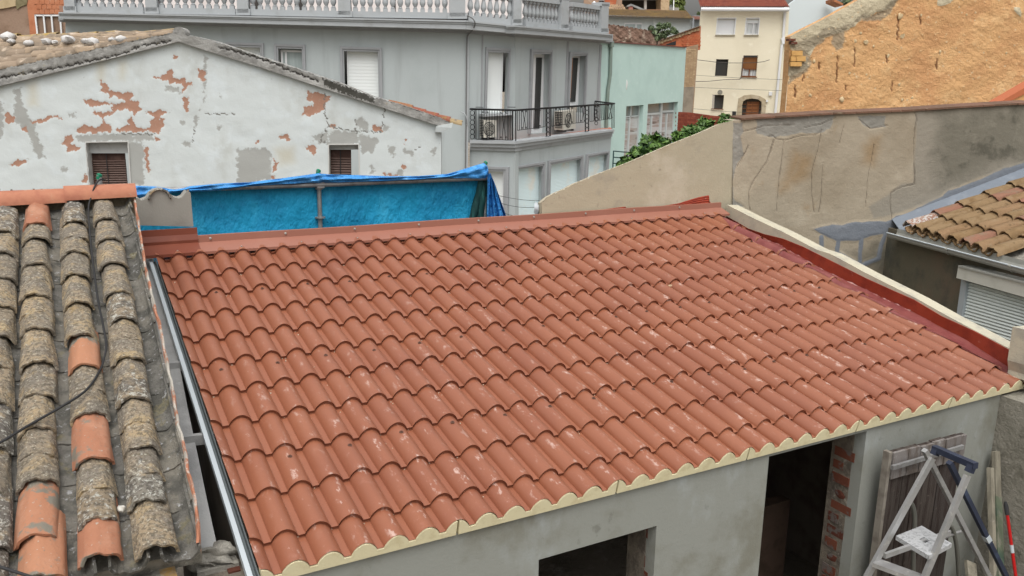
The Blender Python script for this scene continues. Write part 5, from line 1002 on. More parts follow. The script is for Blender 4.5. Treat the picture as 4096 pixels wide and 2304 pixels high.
# air conditioners, shelf, pipes
m_ac = mk('cream air conditioner', (.52, .5, .44), [('noise', (.44, .42, .36), 6, .5, .75)], rough=.5)
for pl, q, lab, off in ((FA, [(1936, 480), (1986, 482), (1986, 549), (1936, 551)], 'air conditioner at the left end of the balcony behind the ringed railing', .5), (FB, [(2254, 446), (2303, 440), (2303, 514), (2254, 521)], 'air conditioner in the middle of the balcony under the right window', .5)):
    P = [pl(*p, off) for p in q]; ac = thing('air_conditioner', (P[2]+P[3])/2-pl.n*.15, lab, 'air conditioner'); mb = MB(); mb.prism(P, -pl.n*.34); part(mb, 'body', m_ac, ac)
    c = (P[0]*.6+P[1]*.4+P[2]*.4+P[3]*.6)/2+pl.n*.008; r_a = np.linalg.norm(P[3]-P[0])*.4; ux = (P[1]-P[0])/np.linalg.norm(P[1]-P[0]); mb = MB(); mb.prism([c+ux*r_a*.9*math.cos(t)+UPZ*r_a*math.sin(t) for t in np.linspace(0, 2*math.pi, 21)[:-1]], -pl.n*.01); part(mb, 'fan', mk('dark fan', (.09, .09, .085)), ac)
    mb = MB()
    for k in range(1, 5): mb.tube([c+ux*r_a*.9*k/5*math.cos(t)+UPZ*r_a*k/5*math.sin(t)+pl.n*.01 for t in np.linspace(0, 2*math.pi, 17)[:-1]], .006, 4, True)
    part(mb, 'fan_guard', m_ac, ac); mb = MB(); w0 = P[0]-ux*.008; w3 = P[3]-ux*.008
    for k in range(10): a = w0*(1-(k+.6)/11)+w3*(k+.6)/11; mb.box(a-pl.n*.17, (pl.n, ux, UPZ), (.13, .004, .012))
    part(mb, 'side_grille', m_pane, ac); mb = MB()
    for t in (.2, .8): mb.box(P[3]*(1-t)+P[2]*t-pl.n*.17-UPZ*.03, (pl.n, ux, UPZ), (.17, .03, .03))
    part(mb, 'foot', m_dark, ac)
mb = MB(); P = [FA(*p, .35) for p in ((1932, 456), (2050, 452), (2050, 460), (1932, 467))]; mb.prism(P, -FA.n*.35); part(mb, 'shelf', m_corn, gb)
mb = MB(); P = [FA(2051, 452, .35), FA(2055, 452, .35), FA(2055, 560, .35), FA(2051, 560, .35)]; mb.prism(P, -FA.n*.35); part(mb, 'shelf_end', m_gr, gb)
cable('facade_cable', spl([FL(1868, 62, .56), FL(1890, 74, .58), FL(1899, 88, .57), FL(1898, 105, .45), FL(1886, 125, .3), FL(1875, 138, .1), FL(1868, 160, .07), FL(1866, 300, .06), FL(1864, 480, .06), FL(1862, 690, .06)], 6), 'grey cable looping over the cornice and down the corner of the grey building', .018, mk('grey cable', (.16, .16, .16)))
cable('facade_cable', spl([FL(1843, 447, .1), FL(1858, 455, .14), FL(1866, 470, .14), FL(1869, 490, .12), FL(1866, 500, .08)], 5), 'short pale cable hooking out of the wall left of the balcony', .014, m_corn)
# ================================================================== green building
Gq = cr(2400, 400, .2174); tq = cr(2270, 0, .2346); km = cr(2600, 0, .3623); lq = cr(0, 0, .1941)
GR = FB.off(.004); grn = thing('green_building', GR(2580, 400)*[1, 1, 0]+[1, 3, GZ], 'mint green rendered building adjoining the grey one', 'building')
m_green = mk('mint green render', (.465, .62, .583), [('noise', (.427, .577, .543), 1.2, .42, .7), ('noise', (.517, .657, .624), 4, .55, .75)], bump=(60, .003))
gw1 = xf(Gq, [(485, 116), (805, 90), (752, 1300), (425, 1300)]); gw2 = xf(Gq, [(882, 76), (1440, 30), (1375, 1300), (815, 1300)])
facade(GR, [(2404, 173), (2440, 168), (2745, 188), (2722, 560), (2700, 800), (2400, 800), (2404, 520)], [gw1, gw2], .3, 'wall', m_green, grn)
mb = MB(); a, b = GR(2745, 188), GR(2722, 560); mb.prism([a, (b[0], b[1], GZ), (b[0], b[1], GZ)-GR.n*4, a-GR.n*4], (.02, .02, 0)); part(mb, 'side_wall', m_green, grn)
m_up = mk('grey upper glass', (.2, .23, .225), rough=.15, spec=.5); m_lo = mk('painted reflection glass', (.36, .31, .28), [('noise', (.5, .5, .5), .9, .48, .58, {'st': (.2, .2, 2.5)}), ('noise', (.2, .17, .15), 1.6, .55, .62, {'st': (.3, .3, 3)})], rough=.15, spec=.5)  # lower panes: reflected buildings painted in as tan colour and streaks
m_alum = mk('pale aluminium frame', (.5, .54, .54), rough=.45)
pane(GR, xf(Gq, [(470, 110), (740, 95), (720, 310), (465, 310)]), -.2, grn, m_up); pane(GR, xf(Gq, [(465, 306), (730, 295), (690, 1300), (425, 1300)]), -.2, grn, m_lo)
framebars(GR, [(*Gq(577, 112), *Gq(565, 320)), (*Gq(465, 312), *Gq(725, 290)), (*Gq(556, 320), *Gq(505, 1200))], 5, -.16, grn, m_alum); framebars(GR, [(*Gq(730, 100), *Gq(690, 900)), (*Gq(462, 345), *Gq(545, 340))], 3, -.16, grn, m_alum)
pane(GR, xf(Gq, [(870, 70), (1390, 40), (1375, 240), (865, 260)]), -.2, grn, m_up); pane(GR, xf(Gq, [(865, 256), (1378, 225), (1340, 1300), (800, 1300)]), -.2, grn, m_lo)
framebars(GR, [(*Gq(1140, 55), *Gq(1085, 1200)), (*Gq(868, 265), *Gq(1105, 245)), (*Gq(1145, 215), *Gq(1375, 205))], 8, -.16, grn, m_alum); framebars(GR, [(*Gq(958, 285), *Gq(925, 1100)), (*Gq(1237, 250), *Gq(1200, 1100)), (*Gq(1380, 45), *Gq(1345, 700)), (*Gq(875, 78), *Gq(840, 700))], 4, -.15, grn, m_alum)
mb = MB(); P = [GR(*tq(*p), .06) for p in ((706, 700), (2032, 800), (2032, 812), (706, 718))]; mb.prism(P, -GR.n*.5); part(mb, 'roof_cap', mk('dark red cap', (.17, .07, .06)), grn)
mb = MB(); P = [GR(*q, .07) for q in ((2444, 180), (2441, 300), (2432, 360), (2428, 440), (2424, 560))]; mb.tube(P, .06, 8); mb.box(GR(2445, 176, .08), (GR.u, GR.n, UPZ), (.09, .06, .1)); part(mb, 'drainpipe', mk('green grey pipe', (.2, .25, .22)), grn, sm=50)
mb = MB(); mb.lump(GR(2506, 338, .0), .12, 3, 2, (.5, .2, 1.4), .4); part(mb, 'plaster_scar', mk('white scar', (.6, .62, .6)), grn)
mb = MB(); GF = GR.off(1.2)
for L_ in ([(250, 940), (232, 1320)], [(250, 940), (760, 985)], [(246, 1052), (640, 1090)], [(242, 1165), (560, 1190)], [(236, 1275), (480, 1295)]): mb.tube([GF(*Gq(*p)) for p in L_], .022, 6)
P = [GF(*Gq(585, 880)), GF(*Gq(578, 985))]; mb.tube(P, .022, 6); mb.tube([GF(*Gq(585, 880)), GF(*Gq(760, 855))], .022, 6)
single(mb, 'green_railing', mk('dark green metal', (.03, .07, .07), rough=.5), 'dark green metal railing before the windows of the green building', 'railing')
# ================================================================== foliage
def leafy(root, name, mt, blobs, n, size, seed=0, lobes=3):
    g = np.random.default_rng(seed); mb = MB(); sh = []
    for c, r in blobs:
        for _ in range(int(n)):
            d = g.normal(size=3); d /= np.linalg.norm(d); p = V3(c)+d*r*(.35+.75*g.random()**.5)*[1, 1, .9]; nrm = d+g.normal(size=3)*.6+UPZ*.5; nrm /= np.linalg.norm(nrm)
            a = np.cross(nrm, g.normal(size=3)); a /= np.linalg.norm(a); b = np.cross(nrm, a); s = size*(.6+.8*g.random()); v = g.random()
            pts = [p-a*s*.5, p-b*s*.22-a*.1*s, p-b*s*.42+a*.25*s, p-b*s*.13+a*.2*s, p+a*s*.55, p+b*s*.13+a*.2*s, p+b*s*.42+a*.25*s, p+b*s*.22-a*.1*s]
            pts = [q+nrm*(.08*s*((i % 3)-1)) for i, q in enumerate(pts)]; ctr = len(mb.v); mb.v.append(p+nrm*.05*s); ids = [mb.add(q) for q in pts]; sh += [v]*9
            for i in range(8): mb.f.append([ctr, ids[i], ids[(i+1) % 8]])
    mb.at['leaf'] = sh; return part(mb, name, mt, root, stuff=True)
def mleaf(name, a, b, c): return mk(name, a, [('attr', b, 'leaf', 1, 0, .45), ('noise', c, 3, .5, .75, {'amt': .6})], rough=.5, spec=.35)
m_fig = mleaf('green fig leaf', (.025, .065, .015), (.13, .23, .05), (.015, .045, .012))
bush = thing('fig_bush', PB(2700, 560)*[1, 1, 0]+[.8, 2.6, GZ], 'leafy green bush rising behind the top of the sand coloured wall', 'bush')
bl = []
for x, y, r in ((2500, 655, 34), (2530, 640, 34), (2545, 612, 34), (2575, 600, 34), (2590, 560, 24), (2580, 630, 34), (2615, 600, 36), (2628, 556, 24), (2655, 570, 24), (2645, 605, 34), (2600, 640, 34), (2680, 600, 30), (2712, 556, 16), (2704, 540, 10), (2730, 545, 24), (2748, 528, 20), (2770, 520, 18), (2720, 585, 28), (2760, 555, 26), (2790, 525, 22), (2812, 490, 18), (2832, 498, 20), (2820, 520, 24), (2850, 525, 24), (2900, 470, 14), (2912, 480, 12), (2890, 492, 16), (2935, 495, 14)): p = atd(x, y, 11.2); bl.append((p, r*.9*11.2/F))
leafy(bush, 'foliage', m_fig, bl, 46, .115, 4)
mb = MB()
for p, r in bl[::2]: q = np.array([p[0]*.6+bl[8][0][0]*.4, p[1]+.1, -1.2]); mb.tube([q*[1, 1, 0]+[0, 0, GZ], q, p], [.03, .022, .008], 6)
part(mb, 'stem', mk('grey green stem', (.15, .13, .09)), bush)
# ================================================================== cream house
CP = wall(atd(2960, 300, 52), 125); cn = CP.n; ch = thing('cream_house', CP(2990, 470)*[1, 1, 0]-cn*3+[0, 0, GZ], 'tall cream rendered house with arched wooden door and tiled roof', 'house')
m_cream = mk('cream render', (.744, .688, .538), [('noise', (.696, .639, .493), .5, .42, .7), ('noise', (.792, .744, .602), 2, .55, .75)], bump=(20, .01))
cw = [xf(km, P) for P in ([(745, 200), (950, 200), (932, 388), (728, 388)], [(1065, 200), (1212, 200), (1193, 388), (1045, 388)], [(732, 653), (867, 655), (850, 840), (716, 838)], [(1032, 612), (1193, 612), (1172, 850), (1010, 845)], [(690, 1045), (820, 1050), (806, 1205), (682, 1200)])]
darch = xf(km, [(1010, 1330), (1018, 1160), (1030, 1118), (1065, 1096), (1130, 1087), (1195, 1097), (1230, 1120), (1236, 1160), (1222, 1330)])
facade(CP, xf(km, [(565, 110), (1537, 112), (1522, 430), (1562, 490), (1482, 1400), (452, 1400)]), cw+[darch], .35, 'wall', m_cream, ch)
m_wd = mk('brown wood door', (.17, .065, .025), [('noise', (.12, .045, .02), 3, .45, .65, {'st': (3, 3, .3)})], rough=.5); m_lace = mk('white curtain', (.55, .57, .57), [('noise', (.35, .36, .37), 5, .5, .6, {'st': (3, 3, .2)})])
pane(CP, cw[0], -.12, ch, mk('white shutter', (.68, .7, .72)), 'roller_shutter'); q = cw[1]; pane(CP, mixq(q, [q[3], q[2], q[2], q[3]], .25)[:2]+[q[2], q[3]], -.14, ch, m_lace); pane(CP, [q[0], q[1], *mixq(q, [q[3], q[2], q[1], q[0]], .27)[1::-1]], -.1, ch, m_blind, 'roller_shutter')
framebars(CP, [(*km(1140, 250), *km(1135, 385)), (*km(1068, 252), *km(1208, 252)), (*km(1073, 255), *km(1055, 385)), (*km(1205, 252), *km(1192, 385)), (*km(1055, 378), *km(1192, 378))], 4, -.08, ch)
for q, nm in ((cw[0], 0), (cw[1], 0)): framebars(CP, [(*q[0], *q[1]), (*q[0], *q[3]), (*q[1], *q[2])], 3.5, .03, ch, m_frame, 'window_trim'); framebars(CP, [(q[3][0]-3, q[3][1], q[2][0]+3, q[2][1])], 3.5, .08, ch, mk('stone sill', (.3, .27, .2)), 'sill')
pane(CP, cw[2], -.15, ch, m_pane); framebars(CP, [(*cw[2][i], *cw[2][(i+1) % 4]) for i in range(4)], 3, -.05, ch, mk('dark brown frame', (.03, .02, .015)))
q = cw[3]; pane(CP, [(x+4, y+8) for x, y in q[:2]]+mixq(q, [q[3], q[2], q[2], q[3]], .62)[1::-1], -.16, ch, mk('brown roller blind', (.2, .085, .03)), 'roller_shutter'); pane(CP, mixq(q, [q[3], q[2], q[2], q[3]], .6)[:2]+[q[2], q[3]], -.18, ch, m_lace)
framebars(CP, [(*q[0], *q[1]), (*q[0], *q[3]), (q[0][0]+3, (q[0][1]+q[3][1])/2+12, q[1][0], (q[1][1]+q[2][1])/2+12)], 4.5, -.1, ch, m_wd); framebars(CP, [(*km(1100, 760), *km(1092, 848)), (*km(1018, 840), *km(1170, 845))], 4, -.1, ch, m_wd); framebars(CP, [(q[3][0]-4, q[3][1]+1, q[2][0]+4, q[2][1]+1)], 3, .08, ch, m_wd, 'sill')
q = cw[4]; pane(CP, [(q[0][0]+9, q[0][1]), q[1], q[2], (q[3][0]+9, q[3][1])], -.25, ch, m_pane); framebars(CP, [(q[3][0]-3, q[3][1]+1, q[2][0]+2, q[2][1]+1)], 3, .1, ch, m_wd, 'sill')
sout = xf(km, [(952, 1330), (965, 1180), (978, 1085), (1040, 1052), (1120, 1042), (1210, 1058), (1282, 1100), (1280, 1180), (1270, 1330)])
m_sto = mk('pale door stone', (.42, .35, .24), [('rand', (.47, .4, .29), .1, .9), ('noise', (.36, .29, .19), 4, .45, .7)])
for i in range(8):                                  # dressed stones round the door
    A = [sout[i], sout[i+1], darch[i+1], darch[i]]; c = np.mean(A, 0); A = [(c[0]+(x-c[0])*.96, c[1]+(y-c[1])*.96) for x, y in A]; mb = MB(); mb.prism([CP(*p, .05) for p in A], -cn*.1); part(mb, 'door_stone', m_sto, ch)
pane(CP, darch, -.22, ch, m_pane, 'door_glass'); pane(CP, xf(km, [(1048, 1330), (1072, 1122), (1208, 1122), (1190, 1330)]), -.18, ch, m_wd, 'door')
mb = MB()
for r_ in range(4):
    for c_ in range(2): x0, y0 = 1080+c_*62-r_*4, 1150+r_*38; mb.prism([CP(*km(x, y), -.155) for x, y in ((x0, y0), (x0+48, y0), (x0+46, y0+12), (x0-2, y0+12))], -cn*.03)
part(mb, 'door_panel', mk('lighter wood panel', (.25, .1, .04)), ch)
framebars(CP, [(*km(1020, y), *km(1060, y)) for y in (1150, 1200, 1250)]+[(*km(1210, y), *km(1232, y)) for y in (1150, 1200, 1250)], 2.5, -.15, ch, m_wd, 'door_frame')
mb = MB(); e0, e1 = CP(*km(560, 96), .35), CP(*km(1540, 98), .35); d = e1-e0; n = 44; G = []; rise = -cn*math.cos(R(19))+UPZ*math.sin(R(19))
for r_ in range(14):
    for f_, st_ in ((0, .09), (.97, 0)):
        G.append([e0+d*(i/(n*6))+rise*(.42*(r_+f_))+UPZ*(st_+.09*abs(math.sin(math.pi*i/6))) for i in range(n*6+1)])
mb.grid(G); part(mb, 'roof', mk('red brown roof tile', (.27, .085, .055), [('noise', (.2, .06, .045), 3, .42, .65), ('noise', (.33, .13, .09), 4, .55, .72)]), ch)
mb = MB(); mb.tube([CP(*km(565, 103), .45), CP(*km(1535, 106), .45)], .11, 8); part(mb, 'gutter', m_frame, ch); mb = MB(); mb.tube([CP(*km(1490, 112), .3), CP(*km(1488, 140), .12), CP(*km(1470, 425), .12)], .08, 8); mb.tube([CP(*km(1456, 490), .12), CP(*km(1378, 1300), .12)], .08, 8); part(mb, 'downpipe', m_frame, ch, sm=50)
mb = MB(); mb.prism([CP(*km(*p), .2) for p in ((1450, 420), (1530, 420), (1528, 455), (1510, 478), (1480, 488), (1462, 486))], -cn*.22); part(mb, 'rain_hopper', m_frame, ch)
for P, nm, mt in (([(1316, 1010), (1352, 1012), (1348, 1056), (1312, 1054)], 'junction_box', m_frame), ([(1283, 1103), (1305, 1104), (1303, 1127), (1281, 1126)], 'number_plaque', m_frame), ([(1280, 1272), (1358, 1276), (1357, 1310), (1279, 1306)], 'meter_box', m_frame), ([(912, 1229), (952, 1230), (947, 1277), (909, 1275)], 'letter_box', m_dark)):
    mb = MB(); mb.prism([CP(*km(*p), .1) for p in P], -cn*.11); part(mb, nm, mt, ch)
mb = MB(); c = CP(*km(773, 1018), .03); mb.prism([c+CP.u*.15*math.cos(t)+UPZ*.15*math.sin(t) for t in np.linspace(0, 6.28, 13)[:-1]], -cn*.04); part(mb, 'vent', mk('grey vent', (.25, .24, .2)), ch)
for L_, lab in (([(400, 635), (520, 660), (720, 685), (880, 695), (1030, 695), (1180, 690), (1260, 680), (1320, 660)], 'sagging dark cable crossing the middle windows of the cream house'), ([(372, 872), (500, 900), (650, 897), (820, 880), (990, 876), (1005, 858), (1025, 640)], 'dark cable stepping up beside the brown window of the cream house'), ([(380, 820), (500, 830), (1000, 862), (1520, 882)], 'thin straight wire under the middle windows of the cream house'), ([(500, 965), (1000, 985), (1510, 1003)], 'thin straight wire above the arched door'), ([(470, 1200), (900, 1235), (1480, 1255)], 'thin low wire at the foot of the cream house')):
    cable('wire', [CP(*km(*p), .25) for p in L_], lab, .02 if 'dark' in lab else .011, mk('wire grey', (.07, .065, .06)))
# ================================================================== ochre earth wall
AP = wall(atd(3300, 250, 40), 112); an = AP.n; ad = thing('earth_house', AP(3600, 450)*[1, 1, 0]-an*2+[0, 0, GZ], 'ochre rammed earth gable wall with crumbling cream plaster on its upper edge', 'house')
at_ = interp([(3126, 470), (3140, 468), (3146, 400), (3152, 300), (3158, 170), (3160, 146), (3200, 124), (3284, 82), (3330, 58), (3443, -6), (3560, -70), (4160, -70)])
plas = [xf(r5, P) for P in ([(120, 260), (480, 70), (700, -40), (1000, -60), (950, 20), (900, 60), (800, 95), (720, 130), (650, 190), (560, 255), (480, 262), (400, 290), (330, 400), (300, 430), (180, 372), (160, 330)], [(160, 470), (290, 430), (312, 500), (270, 535), (190, 560), (150, 620)], [(1280, -30), (1420, -30), (1370, 40), (1290, 50)], [(1855, 50), (1900, 40), (1910, 120), (1860, 100)])]
rou = [xf(r5, P) for P in ([(1000, -30), (920, 85), (850, 155), (700, 145), (590, 215), (575, 370), (535, 395), (480, 330), (500, 270), (440, 275), (400, 325), (330, 375), (280, 435), (240, 420), (170, 330), (250, 310), (340, 280), (440, 205), (500, 225), (640, 165), (700, 90), (800, 105), (930, 0)], [(160, 440), (300, 420), (330, 480), (300, 540), (200, 600), (150, 640), (160, 520)])]
adc = [xf(r5, P) for P in ([(525, 430), (518, 620)], [(660, 370), (655, 500)], [(985, 130), (975, 300)], [(1280, 450), (1275, 520)], [(205, 650), (205, 730)], [(390, 480), (380, 520)], [(270, 560), (262, 610)], [(590, 650), (590, 680)], [(1150, 120), (1152, 180)], [(900, 420), (895, 470)], [(940, 620), (935, 690)])]
m_earth = mk('ochre rammed earth', (.642, .378, .177), [('noise', (.559, .302, .14), .5, .42, .66), ('noise', (.683, .432, .215), 1.1, .5, .7), ('noise', (.704, .518, .302), 5, .6, .72, {'amt': .8}), ('noise', (.372, .194, .092), 6, .62, .72, {'ro': .75}), ('attr', (.565, .493, .35), 'plaster', 3, .9, .08), ('attr', (.292, .246, .175), 'rough', 3, 1.5, .25, {'amt': .85}), ('attr', (.207, .097, .043), 'crack', 4, 1.0, .3), ('vor', (.642, .485, .302), 2.6, .1, .16, {'amt': .8})], bump=[(5, .12), (1.5, .1), (22, .03)])
ga = grid_wall(AP, 3126, 4160, at_, lambda x: 530, 6, {'plaster': lambda X, Y: mask(*wx(X, Y), plas, 10), 'rough': lambda X, Y: mask(*wx(X, Y), rou, 10), 'crack': lambda X, Y: lines(X+2*np.sin(Y*.2), Y, adc, 7)}, lambda X, Y, A: .07*fbm(X, Y, .03, 11)+.045*A['plaster']-.05*A['crack']-.05*A['rough']*(.5+fbm(X, Y, .15, 12)))
tp = [AP(x, at_(x)) for x in range(3126, 4161, 12)]; ga.grid([tp, [p-an*.6 for p in tp]]); part(ga, 'wall', m_earth, ad)
g = np.random.default_rng(5)
for X_, Y_, s_ in ((740, 320, 1.3), (660, 310, 1), (1000, 120, 1.6), (1020, 275, 1.7), (350, 460, 1.1), (560, 750, 1.4), (320, 720, 1), (910, 420, 1), (790, 650, .6), (1090, 740, .7), (1015, 750, .8), (990, 640, .8), (700, 250, .7), (1300, 390, .7), (1650, 458, .7), (265, 800, .7), (615, 553, .6), (745, 563, .6), (470, 515, .6), (797, 350, .6), (1800, 400, .6), (1440, 600, .7), (1160, 115, .7), (1500, 110, .7)):
    mb = MB(); p = AP(*r5(X_, Y_), -.02); mb.lump(p, .1*s_, int(X_), 2, (1.1, .45, 1), .3); part(mb, 'stone', mk('cream field stone', (.56, .44, .27), [('noise', (.42, .28, .14), 6, .5, .7)]) if X_ == 740 else bpy.data.materials['cream field stone'], ad, sm=50)
m_yb = mk('yellow hollow brick', (.58, .34, .12), [('noise', (.48, .26, .09), 4, .5, .7)])
for (x0, y0, x1, y1) in ((182, 383, 262, 420), (176, 424, 211, 462), (215, 424, 285, 462), (172, 467, 255, 500)): mb = MB(); mb.prism([AP(*r5(*p), .14) for p in ((x0, y0), (x1, y0), (x1, y1), (x0, y1))], -an*.2); part(mb, 'brick', m_yb, ad)
for (x0, y0, x1, y1) in ((156, 291, 210, 308), (176, 315, 222, 333)): mb = MB(); mb.prism([AP(*r5(*p), .2) for p in ((x0, y0), (x1, y0), (x1, y1), (x0, y1))], -an*.3); bo = part(mb, 'brick', m_brick, ad)
OP = wall(atd(4050, 390, 24), 112); ow = thing('orange_house', OP(4090, 500)*[1, 1, 0]+[0, 0, GZ], 'orange rendered wall corner with a red sloping edge at the far right', 'house'); mb = MB(); mb.prism([OP(*p) for p in ((3992, 414), (4200, 296), (4200, 520), (3992, 520))], -OP.n*.4); part(mb, 'wall', mk('orange render', (.6, .33, .14)), ow); mb = MB(); mb.prism([OP(*p, .05) for p in ((3992, 412), (4200, 292), (4200, 322), (4025, 414))], -OP.n*.5); part(mb, 'red_rake', mk('red rake', (.42, .13, .06)), ow)
# ================================================================== other buildings in the background
def block(name, lab, D, a, px, mt, nm='wall', th=.4, cat='house'):
    c = np.mean(px, 0); P = wall(atd(c[0], c[1], D), a); t = thing(name, P(*c)*[1, 1, 0]+[0, 0, GZ], lab, cat); mb = MB(); mb.prism([P(*p) for p in px], -P.n*th); part(mb, nm, mt, t); return t, P
def slab(t, P, px, off, th, mt, nm): mb = MB(); mb.prism([P(*p, off) for p in px], -P.n*th); return part(mb, nm, mt, t)
def bricks(t, P, x0, x1, y0, y1, rows, cols, mt, off=.02, skew=0, clip=None, skip=0):
    g = np.random.default_rng(rows*7+cols); h = (y1-y0)/rows; w_ = (x1-x0)/cols; base = None
    for r_ in range(rows):
        for c in range(cols):
            X = x0+w_*(c+(.5 if r_ % 2 else 0)); Y = y0+h*r_+skew*(X-x0)
            if clip and not clip(X+w_/2, Y+h/2): continue
            if g.random() < skip: continue
            mb = MB(); o = off+g.uniform(0, .015); mb.prism([P(X+.4, Y+.4, o), P(X+w_-.4, Y+.4+skew*w_, o), P(X+w_-.4, Y+h-.4+skew*w_, o), P(X+.4, Y+h-.4, o)], -P.n*.06); part(mb, 'brick', mt, t)
m_shed = mk('pale grey blue render', (.575, .625, .625), [('noise', (.525, .569, .569), .5, .45, .7)])
sh, SP = block('white_shed', 'long pale grey shed with an ochre corrugated roof behind the stone wall', 62, 120, xf(tq, [(600, 280), (2132, 322), (2122, 900), (600, 900)]), m_shed)
slab(sh, SP, xf(tq, [(972, 384), (1276, 388), (1272, 520), (970, 520)]), .05, .1, m_frame, 'window_frame'); slab(sh, SP, xf(tq, [(985, 412), (1160, 414), (1158, 520), (984, 520)]), .07, .05, m_curt, 'pane'); slab(sh, SP, xf(tq, [(1178, 416), (1264, 418), (1260, 520), (1176, 520)]), .07, .05, m_curt, 'pane'); slab(sh, SP, xf(tq, [(1463, 300), (1536, 302), (1532, 700), (1458, 700)]), .15, .2, mk('pilaster white', (.54, .58, .58)), 'pilaster')
mb = MB(); e0, e1 = SP(*tq(600, 258), .4), SP(*tq(2130, 298), .4); d = e1-e0; up_ = -SP.n*2.4+UPZ*.62; n = 64
mb.grid([[e0+d*i/(n*4)+up_*t+UPZ*.07*math.sin(2*math.pi*i/4) for i in range(n*4+1)] for t in (-.1, .5, 1.1)]); part(mb, 'corrugated_roof', mk('ochre corrugated roof', (.25, .17, .085), [('noise', (.36, .25, .08), 1.5, .5, .65), ('noise', (.14, .1, .07), 3, .5, .68)]), sh)
mb = MB(); mb.tube([SP(*tq(600, 276), .3), SP(*tq(2135, 318), .3)], .1, 6); mb.tube([SP(*tq(2138, 305), .2), SP(*tq(2132, 700), .2)], .1, 6); part(mb, 'gutter', mk('grey pipe', (.3, .32, .34)), sh)
gs, P_ = block('grey_shed', 'small dark grey shed between the long shed and the cream house', 66, 120, xf(tq, [(2140, 262), (2280, 262), (2280, 800), (2140, 800)]), mk('slate grey render', (.25, .27, .28)))
mb = MB(); e0, e1 = P_(*tq(2140, 325), .5), P_(*tq(2290, 330), .5); mb.grid([[e0+(e1-e0)*i/40+(-P_.n*.5+UPZ*.25)*t+UPZ*.06*math.sin(i*1.57) for i in range(41)] for t in (0, 1)]); part(mb, 'tile_row', mk('pinkish tile', (.36, .2, .16)), gs)
m_rub = mk('rubble stone wall', (.24, .15, .11), [('noise', (.16, .1, .075), 1.6, .42, .64), ('noise', (.36, .28, .22), 2.2, .54, .68, {'st': (1.5, 1.5, .5)}), ('noise', (.2, .2, .08), 4, .66, .74, {'amt': .6})], bump=[(3, .15), (10, .05)])
RP = wall(atd(2500, 140, 46), 116); rt_ = interp([(2400, 96), (2450, 98), (2500, 105), (2560, 115), (2612, 122), (2640, 128)])
gr_ = grid_wall(RP, 2400, 2640, lambda x: rt_(x)+2*math.sin(x*.35)+1.5*math.sin(x*.9), lambda x: 260, 4, {}, lambda X, Y, A: .12*fbm(X, Y, .09, 4)); single(gr_, 'stone_wall', m_rub, 'reddish brown rubble stone wall with mossy top right of the balustrade', 'wall', base=RP(2520, 240)*[1, 1, 0]+[0, 0, GZ])
shr = thing('shrub', atd(2660, 160, 44)*[1, 1, 0]+[0, 0, GZ], 'straggly shrub growing between the stone wall and the brick gable', 'shrub'); m_shr = mleaf('dull green leaf', (.05, .08, .035), (.13, .17, .08), (.03, .05, .02)); bl = []
for X_, Y_, r_ in ((1430, 480, 40), (1500, 540, 60), (1540, 590, 60), (1540, 640, 50), (1560, 480, 40), (1570, 420, 40), (1650, 450, 40), (1720, 420, 35), (1790, 490, 30), (1800, 540, 30), (1720, 555, 45), (1640, 560, 40), (1850, 545, 25), (1640, 600, 50)): bl.append((atd(*tq(X_, Y_), 44), r_*.2346*44/F))
leafy(shr, 'foliage', m_shr, bl, 30, .22, 6); mb = MB(); b0 = atd(*tq(1530, 700), 44)
for p, r_ in bl: mb.tube([b0*[1, 1, 0]+[0, 0, GZ], b0, p], [.06, .04, .015], 5)
part(mb, 'stem', mk('dark stem', (.08, .065, .05)), shr)
m_ob = mk('orange brick', (.46, .135, .06), [('rand', (.4, .11, .05), .1, .9), ('noise', (.5, .2, .1), 3, .5, .7)]); m_tb = mk('tan stone', (.42, .3, .18), [('rand', (.5, .37, .23), .2, .9), ('noise', (.33, .22, .13), 3, .45, .7)])
bg_, BP = block('brick_gable', 'orange brick gable with a tan stone rake beside the cream house', 47, 118, xf(tq, [(1455, 735), (2275, 445), (2262, 850), (1455, 850)]), mk('orange brickwork', (.42, .15, .08), [('noise', (.46, .13, .055), 2, .45, .6), ('noise', (.5, .34, .2), 5, .62, .72)]))
for i in range(15): 
    t0, t1 = i/15, (i+.93)/15; f_ = lambda t, dy: tq(1480+775*t, 728-270*t+dy); slab(bg_, BP, [f_(t0, 8), f_(t1, 8), f_(t1, 46+18*(i % 3)*.5), f_(t0, 48)], .08+.02*(i % 2), .15, m_tb, 'rake_stone')
for i in range(7): t0, t1 = i/7, (i+.97)/7; f_ = lambda t, dy: tq(1450+825*t, 722-290*t+dy); slab(bg_, BP, [f_(t0, 0), f_(t1, 0), f_(t1, 12), f_(t0, 12)], .2, .5, mk('brown verge tile', (.16, .11, .07)) if i == 0 else bpy.data.materials['brown verge tile'], 'verge_tile')
slab(bg_, BP, xf(tq, [(1690, 752), (1850, 695), (1846, 768), (1670, 768)]), .03, .03, m_dark, 'opening_shade'); bricks(bg_, BP, *tq(1950, 600)[:1], tq(2250, 0)[0], tq(0, 600)[1], tq(0, 790)[1], 6, 6, m_ob, .03)  # dark sheet on the wall paints the shade inside an opening
tb, TP = block('tan_brick_wall', 'narrow tan brick wall between the green building and the cream house', 45, 118, xf(km, [(400, 522), (535, 488), (505, 880), (465, 1400), (330, 1400)]), mk('tan brickwork', (.36, .255, .165), [('noise', (.28, .19, .12), 2, .45, .65), ('noise', (.42, .33, .24), 6, .56, .7)]), cat='wall')
